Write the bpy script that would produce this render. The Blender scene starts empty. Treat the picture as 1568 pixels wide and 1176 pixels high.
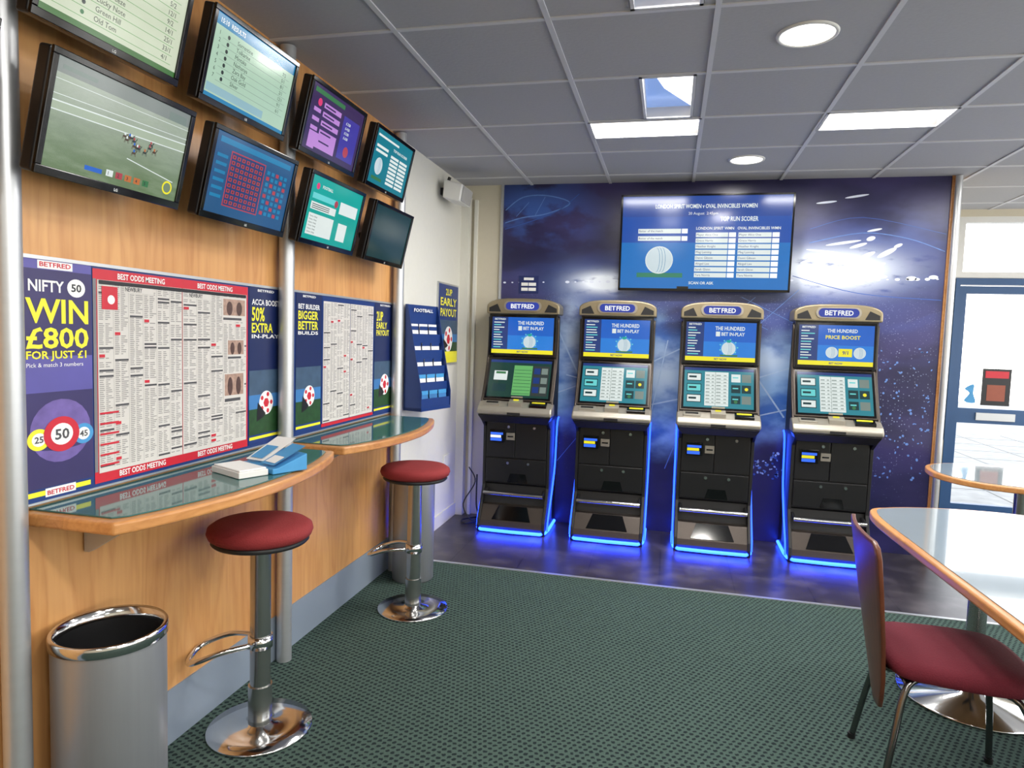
import bpy, math, random
from mathutils import Vector, Matrix
random.seed(7)
scene=bpy.context.scene
COL=bpy.context.collection
# ---------------------------------------------------------------- helpers
def lin(c):
    c=c/255.0
    return c/12.92 if c<=0.04045 else ((c+0.055)/1.055)**2.4
def rgb(r,g,b): return (lin(r),lin(g),lin(b),1.0)
MATS={}
def newmat(name):
    m=bpy.data.materials.new(name); m.use_nodes=True
    return m,m.node_tree,m.node_tree.nodes["Principled BSDF"]
def noise_var(nt,col,amt=0.12,scale=(30,30,30)):
    tc=nt.nodes.new("ShaderNodeTexCoord"); mp=nt.nodes.new("ShaderNodeMapping"); mp.inputs["Scale"].default_value=scale
    nz=nt.nodes.new("ShaderNodeTexNoise"); nz.inputs["Scale"].default_value=1; nz.inputs["Detail"].default_value=4
    nt.links.new(tc.outputs["Object"],mp.inputs[0]); nt.links.new(mp.outputs[0],nz.inputs[0])
    mx=nt.nodes.new("ShaderNodeMix"); mx.data_type='RGBA'
    mx.inputs[6].default_value=tuple(c*(1-amt) for c in col[:3])+(1,)
    mx.inputs[7].default_value=tuple(min(1,c*(1+amt)) for c in col[:3])+(1,)
    nt.links.new(nz.outputs[0],mx.inputs[0]); return mx.outputs[2],nz
def P(name,col,rough=0.5,metal=0.0,var=0.08,scale=(30,30,30),emit=0,coat=0,spec=0.5,bump=0):
    if name in MATS: return MATS[name]
    m,nt,b=newmat(name)
    o,nz=noise_var(nt,col,var,scale)
    nt.links.new(o,b.inputs["Base Color"])
    b.inputs["Roughness"].default_value=rough; b.inputs["Metallic"].default_value=metal
    b.inputs["Coat Weight"].default_value=coat; b.inputs["Specular IOR Level"].default_value=spec
    if emit: b.inputs["Emission Color"].default_value=col; b.inputs["Emission Strength"].default_value=emit
    if bump:
        bp=nt.nodes.new("ShaderNodeBump"); bp.inputs["Strength"].default_value=bump; bp.inputs["Distance"].default_value=0.01
        nt.links.new(nz.outputs[0],bp.inputs["Height"]); nt.links.new(bp.outputs[0],b.inputs["Normal"])
    MATS[name]=m; return m
def E(name,col,s=1.0,rough=0.12):
    """lit display pixel area behind glass"""
    if name in MATS: return MATS[name]
    m,nt,b=newmat(name)
    b.inputs["Base Color"].default_value=(0.01,0.01,0.01,1); b.inputs["Roughness"].default_value=rough
    o,nz=noise_var(nt,col,0.06,(12,12,12)); nt.links.new(o,b.inputs["Emission Color"])
    b.inputs["Emission Strength"].default_value=s
    MATS[name]=m; return m
_tc={}
def textmesh(s,bold):
    k=(s,bold)
    if k in _tc: return _tc[k]
    cu=bpy.data.curves.new("t","FONT"); cu.body=s; cu.size=1; cu.offset=0.022 if bold else 0.0; cu.resolution_u=2
    ob=bpy.data.objects.new("t",cu); COL.objects.link(ob); bpy.context.view_layer.update()
    me=bpy.data.meshes.new_from_object(ob)
    vs=[v.co.copy() for v in me.vertices]; fs=[tuple(p.vertices) for p in me.polygons]
    bpy.data.objects.remove(ob); bpy.data.meshes.remove(me)
    if vs:
        x0=min(v.x for v in vs);x1=max(v.x for v in vs);y0=min(v.y for v in vs);y1=max(v.y for v in vs)
    else: x0=x1=y0=y1=0
    _tc[k]=(vs,fs,x0,x1,y0,y1); return _tc[k]
class MB:
    def __init__(s): s.v=[];s.f=[];s.m=[];s.sm=[];s.mats=[]
    def mi(s,mat):
        if mat not in s.mats: s.mats.append(mat)
        return s.mats.index(mat)
    def add(s,vs,fs,mat,smooth=False):
        b=len(s.v); s.v+=[Vector(v) for v in vs]; k=s.mi(mat)
        for f in fs: s.f.append(tuple(b+i for i in f)); s.m.append(k); s.sm.append(smooth)
        return s
    def box(s,x0,y0,z0,x1,y1,z1,mat):
        x0,x1=sorted((x0,x1));y0,y1=sorted((y0,y1));z0,z1=sorted((z0,z1))
        return s.add([(x0,y0,z0),(x1,y0,z0),(x1,y1,z0),(x0,y1,z0),(x0,y0,z1),(x1,y0,z1),(x1,y1,z1),(x0,y1,z1)],
          [(0,3,2,1),(4,5,6,7),(0,1,5,4),(1,2,6,5),(2,3,7,6),(3,0,4,7)],mat)
    def rect(s,x0,y0,x1,y1,z,mat): return s.add([(x0,y0,z),(x1,y0,z),(x1,y1,z),(x0,y1,z)],[(0,1,2,3)],mat)
    def quad(s,a,b,c,d,mat): return s.add([a,b,c,d],[(0,1,2,3)],mat)
    def disc(s,x,y,r,z,mat,ry=None,n=24,ang=0):
        ry=ry or r; ca,sa=math.cos(ang),math.sin(ang)
        pts=[]
        for i in range(n):
            a=2*math.pi*i/n; px,py=r*math.cos(a),ry*math.sin(a); pts.append((x+px*ca-py*sa,y+px*sa+py*ca,z))
        return s.add(pts,[tuple(range(n))],mat)
    def text(s,t,x,y,h,mat,z=0.001,w=None,bold=True,al='L'):
        vs,fs,x0,x1,y0,y1=textmesh(t,bold)
        if not vs: return s
        k=h/0.73; kx=k
        if w: kx=w/(x1-x0)
        W=(x1-x0)*kx
        ox=x if al=='L' else (x-W/2 if al=='C' else x-W)
        return s.add([(ox+(v.x-x0)*kx,y+v.y*k,z) for v in vs],fs,mat)
    def cyl(s,p0,p1,r0,mat,r1=None,n=24,caps=True,smooth=True):
        r1=r0 if r1 is None else r1; p0=Vector(p0);p1=Vector(p1); d=(p1-p0).normalized()
        a=d.orthogonal().normalized(); b=d.cross(a)
        vs=[]
        for (p,r) in ((p0,r0),(p1,r1)):
            for i in range(n):
                t=2*math.pi*i/n; vs.append(p+a*r*math.cos(t)+b*r*math.sin(t))
        s.add(vs,[(i,(i+1)%n,n+(i+1)%n,n+i) for i in range(n)],mat,smooth)
        if caps: s.add(vs,[tuple(reversed(range(n))),tuple(range(n,2*n))],mat)
        return s
    def lathe(s,c,prof,mat,n=48,smooth=True):
        vs=[];c=Vector(c)
        for r,z in prof:
            for i in range(n):
                t=2*math.pi*i/n; vs.append(c+Vector((r*math.cos(t),r*math.sin(t),z)))
        fs=[]
        for j in range(len(prof)-1):
            for i in range(n): fs.append((j*n+i,j*n+(i+1)%n,(j+1)*n+(i+1)%n,(j+1)*n+i))
        s.add(vs,fs,mat,smooth); return s
    def tube(s,pts,r,mat,n=10,closed=False):
        pts=[Vector(p) for p in pts]; N=len(pts); rr=r if isinstance(r,(list,tuple)) else [r]*N
        a=None; vs=[]
        for i,p in enumerate(pts):
            if closed: d=(pts[(i+1)%N]-pts[i-1]).normalized()
            else: d=(pts[min(i+1,N-1)]-pts[max(i-1,0)]).normalized()
            if a is None: a=d.orthogonal().normalized()
            a=(a-d*a.dot(d)).normalized(); b=d.cross(a)
            for k in range(n):
                t=2*math.pi*k/n; vs.append(p+(a*math.cos(t)+b*math.sin(t))*rr[i])
        fs=[]
        for i in range(N if closed else N-1):
            j=(i+1)%N
            for k in range(n): fs.append((i*n+k,i*n+(k+1)%n,j*n+(k+1)%n,j*n+k))
        if not closed: fs+= [tuple(reversed(range(n))),tuple(range((N-1)*n,N*n))]
        return s.add(vs,fs,mat,True)
    def prism(s,pts,vec,mat,smooth=False):
        pts=[Vector(p) for p in pts]; vec=Vector(vec); n=len(pts)
        s.add(pts+[p+vec for p in pts],[tuple(reversed(range(n))),tuple(range(n,2*n))],mat)
        return s.add(pts+[p+vec for p in pts],[(i,(i+1)%n,n+(i+1)%n,n+i) for i in range(n)],mat,smooth)
    def build(s,name,parent=None,M=None,bevel=0,recalc=False):
        me=bpy.data.meshes.new(name); me.from_pydata([tuple(v) for v in s.v],[],s.f)
        for m in s.mats: me.materials.append(m)
        for p,k,sm in zip(me.polygons,s.m,s.sm): p.material_index=k; p.use_smooth=sm
        if recalc:
            import bmesh
            bm=bmesh.new(); bm.from_mesh(me); bmesh.ops.remove_doubles(bm,verts=bm.verts,dist=1e-5); bmesh.ops.recalc_face_normals(bm,faces=bm.faces); bm.to_mesh(me); bm.free()
        me.update()
        ob=bpy.data.objects.new(name,me); COL.objects.link(ob)
        if parent: ob.parent=parent
        if M is not None: ob.matrix_world=M
        if bevel:
            b=ob.modifiers.new("bevel","BEVEL"); b.width=bevel; b.segments=3; b.limit_method='ANGLE'; b.angle_limit=math.radians(40)
        return ob
def smoothpts(pts,k=6,closed=False):
    pts=[Vector(p) for p in pts]; n=len(pts); out=[]
    for i in range(n if closed else n-1):
        p0=pts[i-1] if (closed or i>0) else pts[0]; p1=pts[i]; p2=pts[(i+1)%n]; p3=pts[(i+2)%n] if closed else pts[min(i+2,n-1)]
        for j in range(k):
            t=j/k
            out.append(0.5*((2*p1)+(-p0+p2)*t+(2*p0-5*p1+4*p2-p3)*t*t+(-p0+3*p1-3*p2+p3)*t**3))
    if not closed: out.append(pts[-1])
    return out
def empty(name,M=None,loc=None):
    e=bpy.data.objects.new(name,None); COL.objects.link(e); e.empty_display_size=0.1
    if M is not None: e.matrix_world=M
    if loc is not None: e.location=loc
    return e
def frame(o,right,up):
    r=Vector(right).normalized(); u=Vector(up).normalized(); n=r.cross(u)
    return Matrix(((r.x,u.x,n.x,o[0]),(r.y,u.y,n.y,o[1]),(r.z,u.z,n.z,o[2]),(0,0,0,1)))
XL=-1.69; YB=5.33; ZC=2.70
def LW(y,z,x=XL): return frame((x,y,z),(0,1,0),(0,0,1))

# ---------------------------------------------------------------- materials
def nd(nt,t,**kw):
    n=nt.nodes.new(t)
    for k,v in kw.items(): setattr(n,k,v)
    return n
def ma(nt,op,a,b=None,c=None,clamp=False):
    n=nt.nodes.new("ShaderNodeMath"); n.operation=op; n.use_clamp=clamp
    for i,q in enumerate((a,b,c)):
        if q is None: continue
        if isinstance(q,(int,float)): n.inputs[i].default_value=q
        else: nt.links.new(q,n.inputs[i])
    return n.outputs[0]
def mixc(nt,f,a,b):
    n=nt.nodes.new("ShaderNodeMix"); n.data_type='RGBA'
    for i,q in ((0,f),(6,a),(7,b)):
        if isinstance(q,(int,float,tuple)): n.inputs[i].default_value=q
        else: nt.links.new(q,n.inputs[i])
    return n.outputs[2]
def noise(nt,vec,scale,sc=(1,1,1),detail=3,loc=(0,0,0),rot=(0,0,0)):
    mp=nd(nt,"ShaderNodeMapping"); mp.inputs["Scale"].default_value=sc; mp.inputs["Location"].default_value=loc; mp.inputs["Rotation"].default_value=rot
    nt.links.new(vec,mp.inputs[0]); n=nd(nt,"ShaderNodeTexNoise"); n.inputs["Scale"].default_value=scale; n.inputs["Detail"].default_value=detail
    nt.links.new(mp.outputs[0],n.inputs[0]); return n.outputs[0]
def ramp(nt,f,a,b):
    n=nd(nt,"ShaderNodeMapRange"); n.interpolation_type='SMOOTHSTEP'; n.inputs[1].default_value=a; n.inputs[2].default_value=b
    nt.links.new(f,n.inputs[0]); return n.outputs[0]
def wood(name,c1,c2,axis=2,rough=0.35,freq=14,fine=.35):
    m,nt,b=newmat(name); tc=nd(nt,"ShaderNodeTexCoord"); v=tc.outputs["Object"]
    sc=[freq]*3; sc[axis]=freq*0.12
    n1=noise(nt,v,1.0,tuple(sc),5); sc2=[freq*14]*3; sc2[axis]=freq*.5
    n2=noise(nt,v,1.0,tuple(sc2),3)
    rings=ma(nt,'ABSOLUTE',ma(nt,'SINE',ma(nt,'MULTIPLY',n1,34.0)))
    f=ma(nt,'ADD',ma(nt,'MULTIPLY',ramp(nt,n1,0.3,0.7),0.35),ma(nt,'ADD',ma(nt,'MULTIPLY',n2,fine),ma(nt,'MULTIPLY',rings,.3)))
    nt.links.new(mixc(nt,f,c1,c2),b.inputs["Base Color"]); b.inputs["Roughness"].default_value=rough
    return m
M_wall=wood("maple_panel",rgb(188,126,70),rgb(226,172,110),2,0.38,5)
M_edge=wood("oak_edge",rgb(166,106,56),rgb(212,154,94),1,0.3,10)
M_ply=wood("plywood_brown",rgb(84,46,32),rgb(118,68,46),2,0.3,8)
M_white=P("wall_paint",rgb(222,220,210),0.6,0,0.03)
M_cream=P("cream_paint",rgb(206,198,178),0.6,0,0.03)
M_skirt=P("skirting_grey",rgb(134,146,160),0.45,0,0.05,(3,3,3))
M_tile=P("ceiling_tile",rgb(172,172,176),0.9,0,0.05,(60,60,60),bump=0.1)
M_tbar=P("ceiling_tbar",rgb(205,205,208),0.5,0,0.03)
M_black=P("black_plastic",rgb(24,24,26),0.3,0,0.1)
M_gloss=P("gloss_black",rgb(8,8,10),0.1,0,0.05)
M_matt=P("matt_black",rgb(20,20,22),0.5,0,0.1)
M_alu=P("aluminium",rgb(196,198,200),0.38,0.7,0.05,(2,2,60))
M_chrome=P("chrome",rgb(215,215,215),0.12,1.0,0.03)
M_column=P("satin_chrome",rgb(180,180,178),0.2,0.95,0.04)
M_steel=P("brushed_steel",rgb(162,164,168),0.4,0.6,0.08,(60,60,2))
M_silver=P("champagne_silver",rgb(164,158,146),0.38,0.6,0.06)
M_red=P("maroon_fabric",rgb(132,36,38),0.85,0,0.18,(200,200,200),bump=0.25)
M_red2=P("maroon_fabric_dark",rgb(104,22,40),0.85,0,0.18,(200,200,200),bump=0.25)
M_glass=P("teal_glass",rgb(60,104,102),0.06,0,0.06,(4,4,4))
M_tabtop=P("tabletop_painted_glare",rgb(140,152,158),0.10,0,0.05,(4,4,4),coat=0.6)  # teal glass top, its colour greyed and lightened for reflected daylight
M_navy=P("print_navy",rgb(20,52,116),0.4)
M_purple=P("print_purple",rgb(52,44,96),0.4,0,0.35,(5,5,5))
M_purple2=P("print_violet",rgb(90,84,160),0.4,0,0.3,(6,6,6))
M_yel=P("print_yellow",rgb(240,232,50),0.4)
M_wht=P("print_white",rgb(238,238,236),0.4,0,0.02)
M_pap=P("newsprint",rgb(210,206,200),0.7,0,0.04)
M_ink=P("print_ink",rgb(74,74,78),0.6)
M_ink2=P("print_midgrey",rgb(146,144,142),0.6)
M_prd=P("print_red",rgb(200,34,52),0.4)
M_pbk=P("print_black",rgb(24,24,28),0.4)
M_grass=P("print_grass",rgb(30,70,34),0.5,0,0.5,(40,40,40))
M_sky=P("print_sky",rgb(60,120,180),0.5,0,0.3,(8,8,8))
M_lblue=P("leaflet_blue",rgb(70,150,205),0.4)
M_plast=P("white_plastic",rgb(225,224,220),0.35,0,0.02)
M_bluefr=P("door_blue",rgb(44,82,128),0.35,0,0.04)
M_whtfr=P("frame_white",rgb(222,222,220),0.35,0,0.02)
M_pave=P("paving",rgb(136,134,130),0.8,0,0.45,(6,6,6))
def led(name,c,s):
    m,nt,b=newmat(name); b.inputs["Base Color"].default_value=(0,0,0,1); b.inputs["Emission Color"].default_value=c; b.inputs["Emission Strength"].default_value=s; return m
M_led=led("blue_led",(0.010,0.05,1.0,1),16)
M_led2=led("blue_led_side",(0.012,0.06,1.0,1),6)
M_lamp=led("light_panel",(1.0,0.95,0.86,1),4)
M_refl=P("reflector_painted_sky",rgb(150,180,235),0.2,0.5,0.06,(3,3,3),emit=0.45)  # sky-like reflection painted into the reflector as a faintly glowing blue
M_clear,nt,b=newmat("window_glass"); b.inputs["Transmission Weight"].default_value=1; b.inputs["Roughness"].default_value=0.0; b.inputs["IOR"].default_value=1.02; b.inputs["Base Color"].default_value=(1,1,1,1)
def mk_carpet():
    m,nt,b=newmat("green_carpet"); tc=nd(nt,"ShaderNodeTexCoord"); v=tc.outputs["Object"]
    wn=nd(nt,"ShaderNodeTexNoise"); wn.inputs["Scale"].default_value=60; nt.links.new(v,wn.inputs[0])
    va=nd(nt,"ShaderNodeVectorMath",operation='MULTIPLY_ADD'); va.inputs[1].default_value=(.012,.012,0); nt.links.new(wn.outputs[1],va.inputs[0]); nt.links.new(v,va.inputs[2])
    mp=nd(nt,"ShaderNodeMapping"); mp.inputs["Rotation"].default_value=(0,0,0.5); nt.links.new(va.outputs[0],mp.inputs[0])
    sx=nd(nt,"ShaderNodeSeparateXYZ"); nt.links.new(mp.outputs[0],sx.inputs[0])
    k=2*math.pi/0.040
    a=ma(nt,'SINE',ma(nt,'MULTIPLY',ma(nt,'ADD',sx.outputs[0],sx.outputs[1]),k/1.3)); c=ma(nt,'SINE',ma(nt,'MULTIPLY',ma(nt,'SUBTRACT',sx.outputs[0],ma(nt,'MULTIPLY',sx.outputs[1],0.8)),k))
    pr=ma(nt,'ADD',ma(nt,'MULTIPLY',a,c),ma(nt,'MULTIPLY',noise(nt,v,150),1.3))
    dots=ramp(nt,pr,0.74,1.05)
    fine=noise(nt,v,300,detail=3); base=mixc(nt,fine,rgb(42,60,55),rgb(94,113,104))
    big=noise(nt,v,1.1)
    base=mixc(nt,ma(nt,'MULTIPLY',big,0.3),base,rgb(55,77,70))
    col=mixc(nt,ma(nt,'MULTIPLY',dots,0.9),base,rgb(23,32,36))
    nt.links.new(col,b.inputs["Base Color"]); b.inputs["Roughness"].default_value=0.95; b.inputs["Specular IOR Level"].default_value=0.15
    bp=nd(nt,"ShaderNodeBump"); bp.inputs["Strength"].default_value=0.6; bp.inputs["Distance"].default_value=0.004
    nt.links.new(fine,bp.inputs["Height"]); nt.links.new(bp.outputs[0],b.inputs["Normal"]); return m
M_carpet=mk_carpet()
def mk_vinyl():
    m,nt,b=newmat("dark_vinyl_tiles"); tc=nd(nt,"ShaderNodeTexCoord"); v=tc.outputs["Object"]
    br=nd(nt,"ShaderNodeTexBrick"); br.inputs["Scale"].default_value=1.0; br.inputs["Brick Width"].default_value=0.45; br.inputs["Row Height"].default_value=0.45; br.inputs["Mortar Size"].default_value=0.004; br.offset=0
    br.inputs["Color1"].default_value=rgb(44,40,44); br.inputs["Color2"].default_value=rgb(54,49,53); br.inputs["Mortar"].default_value=rgb(22,20,22)
    nt.links.new(v,br.inputs[0])
    n=noise(nt,v,5,detail=6); col=mixc(nt,ramp(nt,n,0.42,0.75),br.outputs[0],rgb(84,78,80))
    nt.links.new(col,b.inputs["Base Color"]); b.inputs["Roughness"].default_value=0.32; return m
M_vinyl=mk_vinyl()
def mk_mural():
    m,nt,b=newmat("stadium_mural_print"); tc=nd(nt,"ShaderNodeTexCoord"); v=tc.outputs["Object"]
    s=nd(nt,"ShaderNodeSeparateXYZ"); nt.links.new(v,s.inputs[0]); x=s.outputs[0]; z=s.outputs[2]
    n1=noise(nt,v,1.6,(1,1,2),4); n2=noise(nt,v,3.5,(1,1,1.6),6,(3,1,2))
    base=mixc(nt,ramp(nt,n1,0.35,0.65),rgb(32,30,68),rgb(56,50,96))
    base=mixc(nt,ma(nt,'MULTIPLY',ramp(nt,z,1.0,.3),.4),base,rgb(18,20,66))
    def blob(cx,cz,rx,rz):
        a=ma(nt,'POWER',ma(nt,'ABSOLUTE',ma(nt,'DIVIDE',ma(nt,'SUBTRACT',x,cx),rx)),2.0); c=ma(nt,'POWER',ma(nt,'ABSOLUTE',ma(nt,'DIVIDE',ma(nt,'SUBTRACT',z,cz),rz)),2.0)
        return ma(nt,'POWER',2.718,ma(nt,'MULTIPLY',ma(nt,'ADD',a,c),-1.0))
    dz=ma(nt,'ADD',z,ma(nt,'MULTIPLY',x,-0.18))
    tiers=ramp(nt,ma(nt,'SINE',ma(nt,'ADD',ma(nt,'MULTIPLY',dz,22.0),ma(nt,'MULTIPLY',n2,6.0))),0.2,1.0)
    col=mixc(nt,ma(nt,'MULTIPLY',ma(nt,'MULTIPLY',tiers,blob(0.2,1.8,2.0,0.35)),0.35),base,rgb(66,80,150))
    edge=ma(nt,'ADD',blob(-0.60,1.25,.62,.50),ma(nt,'ADD',blob(.10,1.1,.55,.45),blob(.82,1.2,.34,.36)),clamp=True)
    pitch=ramp(nt,ma(nt,'ADD',edge,ma(nt,'MULTIPLY',n2,.5)),0.5,1.0)
    pc=mixc(nt,ramp(nt,n2,.35,.62),rgb(58,110,196),rgb(136,178,230)); col=mixc(nt,ma(nt,'MULTIPLY',pitch,.95),col,pc)
    pale=ma(nt,'MULTIPLY',ma(nt,'ADD',blob(-0.78,1.5,0.12,0.35),ma(nt,'ADD',blob(-0.05,1.25,0.16,0.22),blob(0.72,1.38,0.16,0.12))),ramp(nt,n2,0.25,0.55)); col=mixc(nt,ma(nt,'MULTIPLY',pale,.85),col,rgb(196,214,240))
    tl=ma(nt,'MULTIPLY',blob(-1.1,2.5,0.4,0.22),ramp(nt,n2,0.42,0.55)); col=mixc(nt,tl,col,rgb(62,96,172))
    tl2=ma(nt,'MULTIPLY',ma(nt,'ADD',blob(.5,1.68,.9,.16),blob(1.5,2.3,.4,.16)),ramp(nt,n1,0.42,0.6)); col=mixc(nt,ma(nt,'MULTIPLY',tl2,.6),col,rgb(80,100,170))
    def speck(scale,lo,hi):
        vo=nd(nt,"ShaderNodeTexVoronoi"); vo.inputs["Scale"].default_value=scale; nt.links.new(v,vo.inputs[0])
        sc=nd(nt,"ShaderNodeSeparateColor"); nt.links.new(vo.outputs[1],sc.inputs[0])
        return ma(nt,'MULTIPLY',ma(nt,'SUBTRACT',1.0,ramp(nt,vo.outputs[0],0.08,0.32)),ramp(nt,sc.outputs[0],lo,hi))
    crowd=ma(nt,'MULTIPLY',ma(nt,'ADD',blob(1.0,1.68,0.7,0.16),ma(nt,'ADD',ma(nt,'MULTIPLY',blob(-0.5,1.75,0.8,0.12),0.7),blob(.35,1.6,.2,.2)),clamp=True),speck(85,.3,.75))
    crowd2=ma(nt,'MULTIPLY',ma(nt,'ADD',blob(1.6,1.15,0.22,0.55),ma(nt,'MULTIPLY',blob(-.98,0.95,0.2,0.5),0.7),clamp=True),speck(60,.45,.9))
    n3=noise(nt,v,9,detail=2)
    col=mixc(nt,ma(nt,'MULTIPLY',ma(nt,'MULTIPLY',ma(nt,'ADD',crowd,crowd2,clamp=True),ramp(nt,n3,.32,.55)),0.8),col,rgb(186,200,236))
    g1=blob(-0.53,1.935,0.20,0.07); g2=blob(1.13,2.05,0.36,0.13)
    gn=noise(nt,v,6,(1,1,3.0),5,rot=(0,-0.35,0))
    halo=ma(nt,'MULTIPLY',ma(nt,'ADD',blob(1.1,2.05,0.7,0.26),blob(-0.5,1.92,0.55,0.15),clamp=True),0.55)
    col=mixc(nt,halo,col,rgb(84,116,190))
    g=ma(nt,'MULTIPLY',ma(nt,'ADD',g1,g2,clamp=True),ramp(nt,gn,0.22,0.48))
    col=mixc(nt,ma(nt,'MULTIPLY',g,1.6,clamp=True),col,rgb(236,244,255))
    nt.links.new(col,b.inputs["Base Color"]); b.inputs["Roughness"].default_value=0.3; return m
M_mural=mk_mural()

# ---------------------------------------------------------------- room
XR=4.6; YF=6.6; YN=-2.6
b=MB(); b.box(-1.85,YN,-0.1,XR,4.12,0,M_carpet); b.box(-1.85,4.12,-0.1,XR,YF,0,M_vinyl); b.box(-1.69,4.105,0,XR,4.13,0.004,M_alu); b.build("floor")
gx=[-1.13+0.62*i for i in range(-1,10)]; gy=[2.59+0.62*i for i in range(-9,8)]
panels=[]
for (cx,cy) in ((-0.51,3.83),(0.73,3.83),(1.97,3.83),(-0.51,0.11),(0.73,0.11),(1.97,0.11),(3.21,2.59),(1.97,-1.75),(-0.51,-1.75)):
    panels.append((cx,cy,cx+0.62,cy+0.31,'a'))
for cy in (3.21,1.97): panels.append((-0.20,cy,0.06,cy+0.6,'b'))
xs=sorted(set([-1.85,XR]+[p[0] for p in panels]+[p[2] for p in panels])); ys=sorted(set([YN,YF+0.1]+[p[1] for p in panels]+[p[3] for p in panels]))
b=MB()
for i in range(len(xs)-1):
    for j in range(len(ys)-1):
        mx=(xs[i]+xs[i+1])/2; my=(ys[j]+ys[j+1])/2
        if any(p[0]<mx<p[2] and p[1]<my<p[3] for p in panels): continue
        b.box(xs[i],ys[j],ZC,xs[i+1],ys[j+1],ZC+0.02,M_tile)
b.box(-1.85,YN,ZC+0.12,XR,YF+0.1,ZC+0.2,M_tile)
for x in gx:
    if -1.69<x<XR:
        b.box(x-0.011,YN,ZC-0.006,x+0.011,YF if x>1.88 else YB,ZC,M_tbar)
for y in gy:
    if YN<y<YF: b.box(-1.69 if y<YB else 1.88,y-0.011,ZC-0.005,XR,y+0.011,ZC,M_tbar)
b.build("ceiling")
def area(name,loc,sx,sy,power,col,parent=None,rot=(0,0,0),shape='RECTANGLE'):
    l=bpy.data.lights.new(name,'AREA'); l.shape=shape; l.size=sx; l.size_y=sy; l.energy=power; l.color=col
    o=bpy.data.objects.new(name,l); COL.objects.link(o); o.location=loc; o.rotation_euler=rot
    if parent: o.parent=parent
    return o
for (x0,y0,x1,y1,k) in panels:
    cx,cy=(x0+x1)/2,(y0+y1)/2; w,h=x1-x0,y1-y0
    e=empty("recessed_ceiling_light",loc=(cx,cy,ZC)); b=MB(); w2,h2=w/2-0.002,h/2-0.002
    t=0.014
    for q in ((-w2,-h2,w2,-h2+t),(-w2,h2-t,w2,h2),(-w2,-h2,-w2+t,h2),(w2-t,-h2,w2,h2)): b.box(q[0],q[1],-0.008,q[2],q[3],0.10,M_tbar)
    b.build("frame",e); b=MB()
    if k=='a':
        b.quad((-w2+t,-h2+t,.09),(w2-t,-h2+t,.09),(w2-t,h2-t,.03),(-w2+t,h2-t,.03),M_lamp)
    else:
        b.quad((-w2+t,-h2+t,.09),(w2-t,-h2+t,.09),(w2-t,h2-t,.05),(-w2+t,h2-t,.05),M_refl)
        b.add([(-w2+t,-h2+t,.086),(w2-t,-h2+t,.086),(w2-t,h2-t-.02,.046),(-.02,h2-.26,.060)],[(3,2,1,0)],M_lamp)  # warm patch of the reflection, drawn as a glowing quad
    b.build("diffuser",e)
    area("lamp",(0,0,-0.0),w-0.06,h-0.06,(22 if k=='a' else 6),(1,0.98,0.95),e)
for (x,y) in ((0.46,2.88),(0.43,4.74),(0.46,0.9),(2.6,4.7),(2.9,0.9)):
    e=empty("ceiling_downlight",loc=(x,y,ZC)); b=MB()
    b.lathe((0,0,0),[(0.115,0.0),(0.113,-0.006),(0.103,-0.008),(0.10,-0.003)],M_plast)
    b.build("rim",e); b=MB(); b.disc(0,0,0.10,-0.004,M_lamp); b.build("diffuser",e)
    area("lamp",(0,0,-0.02),0.18,0.18,13,(1,0.96,0.9),e,shape='DISK')
b=MB(); b.box(XL-0.1,YN,0,XL,YB+0.1,ZC,M_white)
b.box(XL,4.03,0,XL+0.012,YB,0.10,M_white); b.build("wall_left")
b=MB(); b.box(XL,YN,0.2,XL+0.006,3.93,ZC,M_wall)
b.build("wall_left_maple_panelling")
b=MB(); b.box(XL,YN,0,XL+0.012,3.93,0.2,M_skirt); b.build("baseboard_left")
b=MB(); b.box(XL-0.1,YB,0,-1.37,YB+0.1,ZC,M_cream); b.box(-1.37,YB+0.02,0,1.86,YB+0.1,ZC,M_cream)
b.box(1.80,YB+.1,0,1.86,YF,ZC,M_cream); b.build("wall_back")
b=MB(); b.box(-1.375,YB-0.02,0,-1.355,YB+0.02,ZC,M_alu); b.build("trim_1")
b=MB(); b.box(XL+0.0,YB-0.07,0,XL+0.07,YB,ZC-0.1,M_white); b.box(XL+0.10,YB-0.03,0,XL+0.125,YB,ZC-0.12,M_white); b.build("trim_2")
# mural
b=MB(); b.box(-1.36,YB,0,1.85,YB+0.02,ZC,M_mural)
M_mw=P("mural_white",rgb(225,232,250),0.3); M_mb=P("mural_blue",rgb(56,92,170),0.3); M_mlb=P("mural_lightblue",rgb(98,134,200),0.3,0,0.3); M_mpl=P("mural_paleline",rgb(170,196,232),0.3,0,0.2)
def ell(cx,cz,rx,rz,ang,mat,off=0.001):
    pts=[]
    for i in range(20):
        a=-2*math.pi*i/20; px,pz=rx*math.cos(a),rz*math.sin(a)
        pts.append((cx+px*math.cos(ang)-pz*math.sin(ang),YB-off,cz+px*math.sin(ang)+pz*math.cos(ang)))
    b.add(pts,[tuple(reversed(range(20)))],mat)
def line(x0,z0,x1,z1,w,mat,off=0.0006):
    d=Vector((x1-x0,0,z1-z0)).normalized(); n=Vector((-d.z,0,d.x))*w/2
    p0=Vector((x0,YB-off,z0)); p1=Vector((x1,YB-off,z1)); b.quad(p0-n,p1-n,p1+n,p0+n,mat)
for i in range(50):
    x=-1.33+i*0.064
    if -.95<x<-.82: continue
    r=random.choice((0.005,0.007,0.010)); ell(x,1.925+0.02*(x+1.3),r*1.7,r,0,M_mw)
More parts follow.
